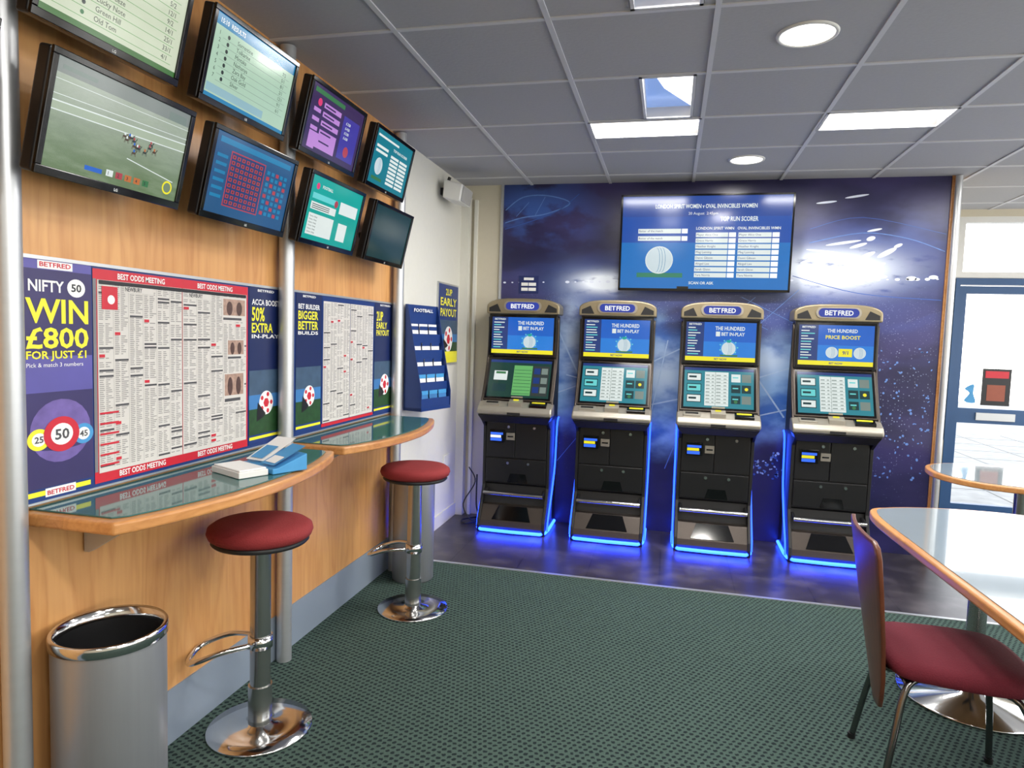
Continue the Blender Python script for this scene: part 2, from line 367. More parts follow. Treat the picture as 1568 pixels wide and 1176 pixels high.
for (x,z,rx,rz,a) in ((1.05,2.53,.07,.008,.1),(1.25,2.57,.08,.008,.15),(1.38,2.33,.05,.008,.2),(1.47,2.17,.07,.018,.5),(1.34,2.15,.06,.016,.45),(1.18,2.24,.12,.010,.15),(1.28,2.22,.06,.012,.3),
    (1.42,2.08,.05,.013,.35),(1.05,2.18,.12,.008,-.1),(1.64,1.99,.035,.016,0),(1.78,2.0,.03,.014,0),(1.45,2.0,.035,.012,0),(1.36,2.27,.03,.016,.3),(.98,2.12,.09,.012,.3),(1.54,2.22,.03,.012,.4)):
    ell(x,z,rx,rz,a,M_mw)
def curve(pts,w,mat):
    q=smoothpts([(x,0,z) for x,z in pts],5)
    for i in range(len(q)-1): line(q[i].x,q[i].z,q[i+1].x,q[i+1].z,w,mat)
curve([(-1.34,2.50),(-1.2,2.60),(-1.0,2.61),(-.82,2.55),(-1.0,2.47),(-1.2,2.44),(-1.34,2.40)],.008,M_mlb)
curve([(-1.34,2.35),(-1.1,2.42),(-.9,2.5),(-.75,2.62)],.006,M_mb); curve([(-1.25,2.45),(-1.15,2.56)],.005,M_mlb); curve([(-1.1,2.45),(-1.02,2.6)],.005,M_mlb)
curve([(.95,2.24),(1.3,2.31),(1.6,2.27),(1.84,2.18)],.006,M_mlb); curve([(.95,2.34),(1.3,2.42),(1.84,2.30)],.004,M_mb); curve([(.85,2.0),(1.3,1.88),(1.84,1.84)],.005,M_mb)
for (x0,z0,x1,z1,w) in ((-.9,1.6,-.55,.9,.012),(-.80,1.2,-.62,1.16,.010),(-.28,1.25,.1,1.45,.010),(-.3,.95,.2,1.08,.012),(-.12,.95,-.02,1.5,.008),
    (.6,1.3,.85,.95,.012),(.60,1.22,.92,1.34,.010),(-1.0,1.0,-.5,1.2,.010),(.55,.92,.9,1.02,.010)):
    line(x0,z0,x1,z1,w,M_mpl)
for (x0,z0,x1,z1,w) in ((.0,.5,.12,.85,.006),(.3,1.8,.7,1.6,.005),(.5,1.84,.95,1.62,.004),(.28,1.55,.6,1.84,.004),(-.85,.5,-.62,.8,.005),(.62,1.62,.9,1.9,.004),(-.75,1.75,-.5,1.6,.004)):
    line(x0,z0,x1,z1,w,M_mlb)
for i in range(60):
    x=.58+random.random()*.3; z=.48+random.random()*.2; ell(x,z,.004+random.random()*.010,.004+random.random()*.007,random.random()*3,random.choice((M_mlb,M_mb,M_mpl)))
for i in range(80):
    x=1.42+random.random()*.4; z=.55+random.random()*.95; ell(x,z,.004+random.random()*.008,.004+random.random()*.005,random.random()*3,M_mlb)
b.build("wall_back_stadium_mural")
b=MB()
b.box(-1.21,YB-0.004,1.84,-1.05,YB,1.98,P("sign_navy",rgb(24,40,96),0.4)); 
for i in range(2): b.box(-1.19,YB-0.006,1.86+i*.04,-1.07,YB-0.004,1.885+i*.04,M_wht); b.box(-1.135,YB-0.0065,1.86+i*.04,-1.13,YB-0.006,1.885+i*.04,M_navy)
b.box(-1.17,YB-0.006,1.945,-1.09,YB-0.004,1.965,M_wht)
b.build("wall_notice")
b=MB(); b.box(XR,YN,0,XR+0.1,YF,0.5,M_cream); b.box(XR,YN,2.4,XR+0.1,YF,ZC,M_cream)
for y in (YN,-0.2,2.0,4.2,YF-.2): b.box(XR,y,0.5,XR+0.1,y+0.2,2.4,M_cream)
b.build("wall_right")
b=MB(); b.box(XL-.1,YN-0.1,0,XR+.1,YN,ZC,M_cream); b.build("wall_rear")
b=MB()
for (x0,z0,x1,z1) in ((1.86,2.64,XR+.1,ZC),(1.86,0,2.12,2.64),(3.45,0,3.6,2.64),(3.6,0,XR,0.5)): b.box(x0,YF,z0,x1,YF+0.1,z1,M_cream)
b.build("wall_shopfront")
def win(name,x0,x1,z0,z1,fr=0.05,mat=M_whtfr,mids=()):
    e=empty(name,loc=(0,YF+0.05,0)); b=MB()
    b.box(x0,-.04,z0,x0+fr,.04,z1,mat); b.box(x1-fr,-.04,z0,x1,.04,z1,mat); b.box(x0+fr,-.04,z0,x1-fr,.04,z0+fr,mat); b.box(x0+fr,-.04,z1-fr,x1-fr,.04,z1,mat)
    for z in mids: b.box(x0+fr,-.04,z-.025,x1-fr,.04,z+.025,mat)
    b.build("frame",e); b=MB(); b.box(x0+fr,-.004,z0+fr,x1-fr,.004,z1-fr,M_clear); b.build("glass",e); return e
win("window_1",2.12,2.38,0.7,2.64,fr=.035); b=MB(); b.box(2.12,YF,0,2.38,YF+.1,.7,M_cream); b.build("wall_shopfront_sill")
win("window_2",2.38,3.45,2.12,2.64); win("window_3",3.6,XR,0.5,2.64,mids=(2.12,))
e=empty("door_1",loc=(0,YF+0.05,0)); b=MB()
b.box(2.385,-.05,0,2.42,.05,2.115,M_bluefr); b.box(3.41,-.05,0,3.445,.05,2.115,M_bluefr); b.box(2.42,-.05,2.06,3.41,.05,2.115,M_bluefr)
b.box(2.425,-.03,.02,2.48,.03,2.05,M_bluefr); b.box(3.34,-.03,.02,3.405,.03,2.05,M_bluefr); b.box(2.48,-.03,1.985,3.34,.03,2.05,M_bluefr); b.box(2.48,-.03,.02,3.34,.03,.14,M_bluefr); b.box(2.48,-.03,.86,3.34,.03,.99,M_bluefr)
b.box(2.62,-.045,.89,2.92,-.03,.955,M_alu); b.build("frame",e)
b=MB(); b.box(2.48,-.004,.14,3.34,.004,.86,M_clear); b.box(2.48,-.004,.99,3.34,.004,1.985,M_clear); b.build("glass",e)
b=MB(); b.box(2.66,-.012,1.02,2.88,-.006,1.34,M_pbk); b.box(2.68,-.014,1.26,2.86,-.012,1.32,M_prd); b.box(2.70,-.014,1.06,2.84,-.012,1.2,P("print_brown",rgb(150,80,60),0.5))
b.build("poster",e)
b=MB(); b.add(smoothpts([(2.53,-.006,1.05),(2.57,-.006,1.12),(2.53,-.006,1.16),(2.60,-.006,1.2),(2.60,-.006,1.12),(2.62,-.006,1.04)],3,True),[tuple(range(18))],M_lblue); b.build("sticker",e)
b=MB(); b.box(-4,YF+0.1,-0.12,16,22,-0.02,M_pave)
M_pj=P("pave_joint",rgb(104,102,98),0.9)
for i in range(8): b.box(1,YF+0.8+i*.8,-0.021,9,YF+0.815+i*.8,-0.018,M_pj)
for i in range(10): b.box(1+i*.8,YF+.1,-0.021,1.015+i*.8,YF+7,-0.0175,M_pj)
b.build("pavement")

for y in (1.378,2.65,3.885):
    b=MB(); b.cyl((XL+0.05,y,0),(XL+0.05,y,ZC-.007),0.033,M_alu,n=32); b.build("support_pole")
b=MB(); b.cyl((1.885,YB-.03,0),(1.885,YB-.03,ZC-.007),0.022,M_alu); b.build("support_pole")
b=MB(); b.box(1.85,YB-.01,0,1.868,YB+.1,ZC,M_edge); b.build("trim_3")

# ---------------------------------------------------------------- counters
def counter(y0,y1):
    e=empty("wall_counter",loc=(0,0,0)); z=0.985
    n=20; x_end=XL+0.31; bul=0.12
    fr=[(x_end+bul*math.sin(math.pi*i/n)**0.8,y0+(y1-y0)*i/n) for i in range(n+1)]
    out=[(XL+.008,y0)]+fr+[(XL+.008,y1)]
    ins=[(XL+.008,y0+.03)]+[(x-0.035,min(max(y,y0+.03),y1-.03)) for x,y in fr]+[(XL+.008,y1-.03)]
    b=MB(); b.prism([(x,y,z-.038) for x,y in out],(0,0,.036),M_edge); b.build("wood_edge",e,bevel=.008,recalc=True)
    b=MB(); b.prism([(x,y,z-.001) for x,y in ins],(0,0,.004),M_glass); b.build("glass_top",e,recalc=True)
    b=MB()
    for y in (y0+.2,y1-.2): b.prism([(XL+.013,y,z-.038),(XL+.22,y,z-.038),(XL+.22,y,z-.055),(XL+.03,y,z-.17),(XL+.013,y,z-.17)],(0,.02,0),M_alu)
    b.build("brackets",e,recalc=True)
counter(1.43,2.605); counter(2.695,3.845)

# ---------------------------------------------------------------- posters on the left
Z0=1.0; Z1=1.67; HH=Z1-Z0
def board(name,y0,y1):
    e=empty(name,M=LW(y0,Z0,XL+.007)); b=MB(); b.box(-.0,-.008,0,y1-y0,HH+.005,.004,M_navy)
    for (a,c) in ((0.006,.012),(HH+.008,HH+.018)): b.box(0,a-.012,.004,y1-y0,c-.012,.008,M_alu)
    b.build("backing",e); return e
def newspaper(b,x0,y0,x1,y1,cols,z=.0065,rh=.0062,photos=()):
    b.rect(x0,y0,x1,y1,z,M_pap); cw=(x1-x0)/cols; z2=z+.0008
    for c in range(cols):
        xa=x0+c*cw+.004; xb=x0+(c+1)*cw-.003; y=y1-.008
        b.rect(xb+.001,y0+.01,xb+.0018,y1-.01,z2,M_ink2)
        while y>y0+.012:
            r=random.random()
            if r<.045: y-=rh*1.2; b.rect(xa,y,xb,y+rh*1.0,z2,M_ink); y-=rh*.6; continue
            if r<.055: y-=rh*1.5; b.rect(xa,y,xa+(xb-xa)*.4,y+rh*1.5,z2,M_prd); y-=rh*.6; continue
            if r<.09: y-=rh*1.2; continue
            b.rect(xa,y,xa+(xb-xa)*(.25+.12*random.random()),y+rh*.42,z2,M_ink2)
            b.rect(xa+(xb-xa)*.45,y,xa+(xb-xa)*random.uniform(.6,1),y+rh*.42,z2,M_ink2); y-=rh
    for (px,py,pw,ph) in photos:
        b.rect(px,py,px+pw,py+ph,z2+.0004,M_pap); b.rect(px+pw*.05,py+ph*.25,px+pw*.95,py+ph*.95,z2+.0007,P("photo_brown",rgb(170,140,124),.5,0,.5,(80,80,80)))
        b.rect(px+pw*.05,py+ph*.05,px+pw*.8,py+ph*.15,z2+.0007,M_ink)
        for q in (.3,.7): b.disc(px+pw*q,py+ph*.55,pw*.12,z2+.001,P("photo_dark",rgb(80,56,50),.5,0,.5,(90,90,90)),ry=ph*.3)
def ball(b,cx,cy,r,txt,z,c=None):
    b.disc(cx,cy,r,z,c or M_prd,n=32); b.disc(cx,cy+.0,r*.62,z+.0005,M_wht,n=24); b.text(txt,cx,cy-r*.28,r*.6,M_ink,z+.001,al='C')
def football(b,x0,y0,w,h,z):
    b.rect(x0,y0+h*.35,x0+w,y0+h,z,M_sky); b.rect(x0,y0+h*.62,x0+w,y0+h,z+.0003,P("print_steel",rgb(60,84,110),.5,0,.3,(20,20,20))); b.rect(x0,y0,x0+w,y0+h*.4,z+.0003,M_grass)
    cx=x0+w*.52; cy=y0+h*.48; b.disc(cx,cy,w*.22,z+.0006,M_wht,n=28); b.disc(cx,cy,w*.09,z+.0009,M_prd,n=6)
    for k in range(5):
        a=k*1.257; b.disc(cx+w*.16*math.cos(a),cy+w*.16*math.sin(a),w*.045,z+.0009,M_prd,n=6)
    b.add([(cx-w*.26,cy+h*.02,z+.001),(cx-w*.30,cy-h*.28,z+.001),(cx-w*.08,cy-h*.22,z+.001),(cx-w*.02,cy-h*.17,z+.001)],[(0,1,2,3)],M_pbk)
def promo(b,x0,x1,lines,z=.006):
    w=x1-x0; b.rect(x0,.012,x1,HH-.005,z,M_navy); b.rect(x0,HH*.45,x1,HH-.005,z+.0003,P("print_deepnavy",rgb(18,34,84),.4))
    football(b,x0+.002,.05,w-.004,.27,z+.0006)
    y=HH-.045; b.text("BETFRED",x0+w*.25,HH-.022,.010,M_wht,z+.001,w=w*.5)
    for (t,h,m) in lines:
        y-=h+.008; b.text(t,x0+w*.08,y,h,m,z+.001,w=min(w*.84,.03*len(t)))
    b.rect(x0,.012,x1,.05,z+.0009,M_navy); b.rect(x0+.004,.03,x1-.004,.042,z+.0012,M_yel)
e=board("betting_poster_display",1.43,2.675)
b=MB(); zz=.0055
b.rect(.0,.035,.205,HH-.03,zz,M_purple); b.rect(.0,HH*.45,.205,HH*.6,zz+.0002,M_purple2); b.rect(0,HH-.03,.205,HH,zz,M_purple2)
b.rect(.055,HH-.028,.15,HH-.006,zz+.0005,M_wht); b.text("BETFRED",.06,HH-.022,.013,M_prd,zz+.001,w=.085)
b.text("NIFTY",.03,HH-.09,.032,M_wht,zz+.001,w=.095)
b.disc(.160,HH-.075,.026,zz+.0008,M_wht); b.text("50",.160,HH-.085,.022,M_pbk,zz+.0012,al='C')
b.text("WIN",.022,HH-.175,.068,M_yel,zz+.001,w=.172); b.text("£800",.022,HH-.245,.058,M_yel,zz+.001,w=.172); b.text("FOR JUST £1",.022,HH-.275,.022,M_yel,zz+.001,w=.165)
b.text("Pick & match 3 numbers",.022,HH-.298,.012,M_wht,zz+.001,w=.155,bold=False)
b.disc(.112,.19,.085,zz+.0006,P("print_glow",rgb(110,92,160),.5,0,.4,(30,30,30)),ry=.09)
b.disc(.112,.165,.095,zz+.0007,M_purple,ry=.03); ball(b,.05,.172,.030,"25",zz+.001,M_yel); ball(b,.175,.172,.030,"45",zz+.001,M_lblue); ball(b,.112,.180,.05,"50",zz+.002)
b.rect(.0,.0,.205,.035,zz,M_navy); b.rect(.01,.014,.195,.028,zz+.0006,M_yel); b.rect(.065,.008,.15,.032,zz+.0009,M_wht); b.text("BETFRED",.07,.013,.013,M_prd,zz+.0015,w=.075)
o=b.build("nifty_print",e); o.scale=(1.16,1,1)
b=MB()
b.rect(.21,.01,.965,HH-.01,zz,M_prd); b.rect(.21,.045,.222,HH-.04,zz+.0003,P("holder_grey",rgb(120,120,124),.5))
for (xa,xb) in ((.235,.57),(.60,.93)):
    b.text("BEST ODDS MEETING",(xa+xb)/2,HH-.035,.018,M_wht,zz+.001,w=.2,al='C')
    b.text("BEST ODDS MEETING",(xa+xb)/2,.018,.018,M_wht,zz+.001,w=.2,al='C')
newspaper(b,.225,.04,.585,HH-.042,6); newspaper(b,.588,.04,.955,HH-.042,5,photos=((.80,HH-.15,.15,.09),(.83,HH-.30,.11,.08),(.81,.20,.13,.12)))
for (x,t) in ((.33,"NEWBURY"),(.62,"NEWBURY")): b.rect(x-.005,HH-.075,x+.12,HH-.05,zz+.0025,M_pap); b.text(t,x,HH-.070,.014,M_ink,zz+.003,w=.07)
b.rect(.23,HH-.055,.95,HH-.043,zz+.0026,M_pbk); b.rect(.24,HH-.13,.30,HH-.06,zz+.0026,M_prd); b.disc(.275,HH-.1,.014,zz+.003,M_wht)
for i in range(6): b.rect(.228,.06+i*.032,.30,.066+i*.032,zz+.003,M_prd)
promo(b,.972,1.208,(("ACCA BOOST",.024,M_wht),("50%",.058,M_yel),("EXTRA",.040,M_yel),("IN-PLAY",.016,M_wht)),zz)
o=b.build("prints",e); o.location=(.033,0,0)
e=board("betting_poster_display",2.76,3.93)
b=MB()
promo(b,.03,.262,(("BET BUILDER",.024,M_wht),("BIGGER",.040,M_yel),("BETTER",.040,M_yel),("BUILDS",.016,M_wht)),zz)
b.rect(.268,.01,.865,HH-.01,zz,M_navy); newspaper(b,.28,.03,.565,HH-.03,4); newspaper(b,.57,.03,.855,HH-.03,4)
b.rect(.268,.012,.865,.028,zz+.001,M_prd)
promo(b,.875,1.165,(("2UP",.055,M_yel),("EARLY",.038,M_yel),("PAYOUT",.034,M_yel)),zz)
b.build("prints",e)
e=empty("early_payout_poster",M=LW(4.72,1.26,XL+.001)); b=MB(); b.box(0,0,0,.48,.62,.012,M_alu); b.rect(.012,.012,.468,.608,.0125,M_navy)
b.text("2UP",.24,.53,.05,M_yel,.014,al='C',w=.15); b.text("EARLY",.05,.45,.06,M_yel,.014,w=.38); b.text("PAYOUT",.05,.37,.06,M_yel,.014,w=.38); football(b,.014,.06,.45,.28,.013); b.rect(.012,.012,.468,.1,.0146,M_yel); b.build("print",e)
e=empty("leaflet_rack",M=frame((XL+.014,4.09,.99),(.24,.971,0),(0,0,1))); b=MB(); RW=.35
b.prism([(0,0,.001),(0,0,.14),(0,.12,.14),(0,.42,.075),(0,.69,.02),(0,.69,.001)],(.006,0,0),M_navy); b.prism([(RW-.006,0,.001),(RW-.006,0,.14),(RW-.006,.12,.14),(RW-.006,.42,.075),(RW-.006,.69,.02),(RW-.006,.69,.001)],(.006,0,0),M_navy)
b.box(0,0,.001,RW,.69,.012,M_navy); b.box(0,0,.001,RW,.02,.14,M_navy); b.box(.17,.2,-.03,.22,.5,.001,M_navy)
b.build("casing",e,recalc=True); b=MB()
for i in range(5):
    y=.02+i*.105; z=.135-i*.022; b.box(.008,y,z-.004,RW-.006,y+.06,z,M_navy)
    for k in range(3):
        x=.016+k*.109; b.add([(x,y+.01,z-.012),(x+.095,y+.01,z-.012),(x+.095,y+.125,z-.024),(x,y+.125,z-.024)],[(0,1,2,3)],M_wht if i>0 else M_sky)
        b.add([(x,y+.085,z-.0175),(x+.095,y+.085,z-.0175),(x+.095,y+.110,z-.0192),(x,y+.110,z-.0192)],[(0,1,2,3)],M_navy if i>1 else M_lblue)
b.rect(.02,.62,RW-.02,.67,.0125,M_navy); b.text("FOOTBALL",RW/2,.645,.022,M_wht,.024,w=.22,al='C')
b.build("leaflets",e)
b=MB(); b.box(XL,4.95,.45,XL+.012,5.1,.54,M_plast); b.build("wall_socket",bevel=.003)
e=empty("wall_speaker",loc=(XL,4.78,2.47)); b=MB(); b.prism([(.05,-.13,0),(.18,-.13,-.03),(.20,-.13,.09),(.06,-.13,.13)],(0,.26,0),M_plast); b.build("cabinet",e,bevel=.012,recalc=True)
b=MB(); b.box(0.0,-.03,.04,.06,.03,.09,M_matt); b.cyl((.03,0,.09),(.06,0,.17),.012,M_matt); b.build("bracket",e); b=MB(); b.prism([(.182,-.11,-.022),(.186,-.11,-.022),(.206,-.11,.08),(.202,-.11,.08)],(0,.22,0),P("grille",rgb(170,168,162),.7)); b.build("grille",e,recalc=True)

# ---------------------------------------------------------------- screens
e_wh=E("px_white",rgb(228,238,235),.95); e_mint=E("px_mint",rgb(176,208,184),.95); e_cream=E("px_cream",rgb(206,216,190),.95); e_grn=E("px_green",rgb(60,130,80),.8)
e_teal=E("px_teal",rgb(0,170,158),.9); e_dteal=E("px_darkteal",rgb(8,74,80),.5); e_tblue=E("px_tealblue",rgb(20,130,180),.9); e_purp=E("px_purple",rgb(66,44,100),.7); e_lil=E("px_lilac",rgb(196,140,220),.9)
e_blue=E("px_blue",rgb(18,100,205),.9); e_dblue=E("px_darkblue",rgb(20,56,130),.85); e_red=E("px_red",rgb(186,66,80),.85); e_ink=E("px_ink",rgb(60,72,70),.6); e_grey=E("px_grey",rgb(140,158,150),.7)
e_fld=E("px_field",rgb(128,150,120),.8); e_fld2=E("px_field2",rgb(160,176,158),.85); e_yel=E("px_yellow",rgb(240,230,40),1); e_ora=E("px_orange",rgb(210,120,60),.8); e_pk=E("px_pink",rgb(230,60,120),.9); e_lime=E("px_lime",rgb(120,180,110),.8)
e_black=E("px_black",rgb(10,14,18),.4); e_cyan=E("px_cyan",rgb(110,220,220),.9); e_brt=E("px_bright",rgb(245,248,250),1.1)
def mk_race():
    m,nt,b=newmat("px_racecourse"); b.inputs["Base Color"].default_value=(.01,.01,.01,1); b.inputs["Roughness"].default_value=.12
    tc=nd(nt,"ShaderNodeTexCoord"); v=tc.outputs["Object"]; s=nd(nt,"ShaderNodeSeparateXYZ"); nt.links.new(v,s.inputs[0])
    n=noise(nt,v,9,(1,4,1),4); n2=noise(nt,v,60,(1,3,1),3)
    c=mixc(nt,ramp(nt,s.outputs[1],0.0,.24),rgb(108,134,92),rgb(182,194,180))
    c=mixc(nt,ma(nt,'MULTIPLY',ramp(nt,n,.4,.65),.35),c,rgb(170,188,160)); c=mixc(nt,ma(nt,'MULTIPLY',n2,.25),c,rgb(96,112,84))
    nt.links.new(c,b.inputs["Emission Color"]); b.inputs["Emission Strength"].default_value=.85; return m
e_race=mk_race()
MW,MH=.495,.305
NM=["Sudden Mischief","Northern Star","Amber Lane","Golden Kite","Sea Breeze","Lucky Note","Green Hill","Old Tom","Red Fern"]
def scr_list(b,w,h):
    b.rect(0,0,w,h,0,e_cream); b.rect(0,h*.90,w,h,.0004,e_grn); b.text("HIDDEN MISCHIEF",w*.3,h*.92,h*.05,e_wh,.0008,bold=False); b.rect(0,0,w,h*.06,.0004,E("px_grass",rgb(70,130,60),.7))
    for i in range(8):
        y=h*.80-i*h*.095; b.text(NM[i],w*.34,y,h*.055,e_ink,.0008,bold=False); b.text(["5/1","5/2","12/1","9/2","14/1","25/1","33/1","4/1","8/1"][i],w*.86,y,h*.055,e_ink,.0008,bold=False); b.rect(w*.05,y-h*.024,w*.95,y-h*.018,.0006,e_lime)
        b.disc(w*.26,y+h*.025,h*.022,.0009,[e_ink,e_yel,e_ink,e_blue,e_ink,e_red,e_ink,e_grn][i])
def scr_results(b,w,h):
    b.rect(0,0,w,h,0,e_mint); b.rect(0,h*.86,w,h,.0004,e_tblue); b.rect(w*.02,h*.07,w*.7,h*.17,.0004,E("px_sky",rgb(150,190,200),.9)); b.text("15:10  RESULTS",w*.05,h*.9,h*.055,e_wh,.0008)
    for i in range(7):
        y=h*.76-i*h*.085; b.disc(w*.16,y+h*.02,h*.025,.0008,e_ink); b.text(str(i+1),w*.06,y,h*.05,e_ink,.0008,bold=False); b.text(["Sorrentine","Tolkarine","Mintaka","Nathanya","Zara Bay","Oak Gold","Silver"][i],w*.26,y,h*.055,e_ink,.0008,bold=False); b.text(["7/2","5/1","8/1","2/1","12/1","9/1","6/1"][i],w*.85,y,h*.05,e_ink,.0008,bold=False)
        b.rect(w*.1,y-h*.022,w*.95,y-h*.018,.0006,e_grey)
    b.rect(0,0,w,h*.05,.0006,e_tblue)
def scr_race(b,w,h):
    b.rect(0,0,w,h,0,e_race); b.rect(0,h*.86,w,h,.0003,E("px_haze",rgb(140,150,146),.8))
    b.quad((0,h*.53,.0007),(w,h*.58,.0007),(w,h*.66,.0007),(0,h*.60,.0007),E("px_track",rgb(176,192,168),.85))
    for (ya,yb,th) in ((.60,.66,.012),(.665,.72,.006),(.52,.57,.010),(.80,.82,.005)): b.quad((0,h*ya,.001),(w,h*yb,.001),(w,h*(yb+th),.001),(0,h*(ya+th),.001),e_wh)
    b.quad((w*.55,h*.30,.001),(w*.95,h*.20,.001),(w*.95,h*.21,.001),(w*.55,h*.31,.001),e_wh)
    e_bay=E("px_bay",rgb(90,70,56),.7)
    for i in range(13):
        x=w*(.62+.14*random.uniform(-1,1)); y=h*(.46+.09*random.uniform(-1,1)); m=random.choice([e_ink,e_bay]); q=h*.026
        b.disc(x,y-h*.02,q,.0011,m,ry=h*.013,n=10); b.add([(x+q*.6,y-h*.02,.0011),(x+q*1.1,y-h*.016,.0011),(x+q*1.7,y+h*.012,.0011),(x+q*1.3,y+h*.016,.0011)],[(0,1,2,3)],m)
        for k in (-1.3,-.8,.6,1.2): b.add([(x+k*q*.7,y-h*.02,.0011),(x+k*q*.7+h*.006,y-h*.02,.0011),(x+k*q*1.0+h*.004,y-h*.055,.0011),(x+k*q*1.0,y-h*.055,.0011)],[(3,2,1,0)],m)
        b.disc(x,y+h*.004,h*.012,.0012,random.choice([e_ora,e_wh,e_red,e_blue]),ry=h*.016,n=8)
    for i in range(5): b.rect(w*(.42+.07*i),h*.07,w*(.47+.07*i),h*.135,.0012,[e_wh,e_red,e_ora,e_ora,e_grn][i]); b.text(str(i+1),w*(.433+.07*i),h*.085,h*.035,e_ink,.0016)
    b.rect(w*.27,h*.07,w*.39,h*.115,.0012,e_blue); b.disc(w*.91,h*.13,h*.075,.0012,e_yel); b.disc(w*.91,h*.13,h*.055,.0014,e_fld); b.rect(w*.04,h*.90,w*.26,h*.94,.0012,e_grey); b.rect(w*.82,h*.86,w*.97,h*.95,.0012,e_grey)
def scr_grid(b,w,h):
    b.rect(0,0,w,h,0,E("px_slate",rgb(34,92,142),.8)); b.rect(w*.05,h*.88,w*.95,h*.95,.0003,e_tblue)
    b.rect(w*.19,h*.12,w*.62,h*.82,.0004,e_red); b.rect(w*.2,h*.135,w*.61,h*.805,.0006,E("px_slate2",rgb(40,66,120),.8))
    for i in range(7):
        for j in range(9): b.rect(w*(.21+.056*i),h*(.155+.072*j),w*(.248+.056*i),h*(.2+.072*j),.0009,e_red); b.rect(w*(.222+.056*i),h*(.165+.072*j),w*(.236+.056*i),h*(.19+.072*j),.0011,e_ink)
    for i in range(5):
        for j in range(8): b.rect(w*(.65+.06*i),h*(.15+.08*j),w*(.69+.06*i),h*(.2+.08*j),.0009,e_tblue if (i+j)%3 else e_red)
    for j in range(6): b.rect(w*.04,h*(.2+.1*j),w*.16,h*(.24+.1*j),.0009,e_tblue)
def scr_purple(b,w,h):
    b.rect(0,0,w,h,0,e_purp); b.rect(w*.05,h*.88,w*.6,h*.95,.0005,e_grn); b.disc(w*.16,h*.76,h*.06,.0008,e_pk)
    for i in range(5): b.rect(w*.24,h*(.72-.14*i),w*.56,h*(.80-.14*i),.0008,e_lil); b.rect(w*.08,h*(.6-.14*i),w*.2,h*(.66-.14*i),.0008,e_lil); b.rect(w*.26,h*(.745-.14*i),w*.45,h*(.77-.14*i),.0012,e_purp)
    b.rect(w*.08,h*.08,w*.56,h*.30,.001,e_lil); b.rect(w*.62,h*.1,w*.95,h*.8,.0006,E("px_violet",rgb(70,60,170),.8)); b.disc(w*.78,h*.25,h*.09,.001,e_red)
    for i in range(4): b.text("£ %d.50"%(i+3),w*.68,h*(.68-.08*i),h*.045,e_wh,.001)
def scr_teal(b,w,h):
    b.rect(0,0,w,h,0,e_teal); b.disc(w*.12,h*.85,h*.05,.0008,e_pk); b.text("FOOTBALL",w*.2,h*.84,h*.05,e_wh,.0008)
    b.rect(w*.06,h*.08,w*.52,h*.42,.0008,e_wh); b.rect(w*.06,h*.48,w*.52,h*.6,.0008,e_wh); b.rect(w*.06,h*.65,w*.52,h*.74,.0008,e_cyan); b.rect(w*.58,h*.55,w*.94,h*.75,.0008,e_wh); b.rect(w*.62,h*.1,w*.8,h*.4,.0008,e_wh)
    b.disc(w*.5,h*.68,h*.06,.001,e_red)
    for i in range(6): b.text("Home v Away",w*.08,h*(.36-.05*i),h*.03,e_ink,.0012,bold=False)
    for i in range(3): b.rect(w*.08,h*(.5+.03*i),w*.4,h*(.512+.03*i),.001,e_ink)
def cricket(b,cx,cy,r,z):
    b.disc(cx,cy,r,z,e_wh,ry=r*1.0,n=28); b.disc(cx,cy,r*.94,z+.0002,E("px_ball",rgb(206,222,228),.95),n=28)
    for k in (-.2,0,.2): b.add([(cx+(k-.02)*r+.25*r*math.cos(t),cy+r*.9*math.sin(t),z+.0005) for t in [math.pi/2*(-1+2*i/8) for i in range(9)]]+[(cx+(k+.01)*r+.25*r*math.cos(t),cy+r*.9*math.sin(t),z+.0005) for t in [math.pi/2*(1-2*i/8) for i in range(9)]],[tuple(range(18))],e_tblue)
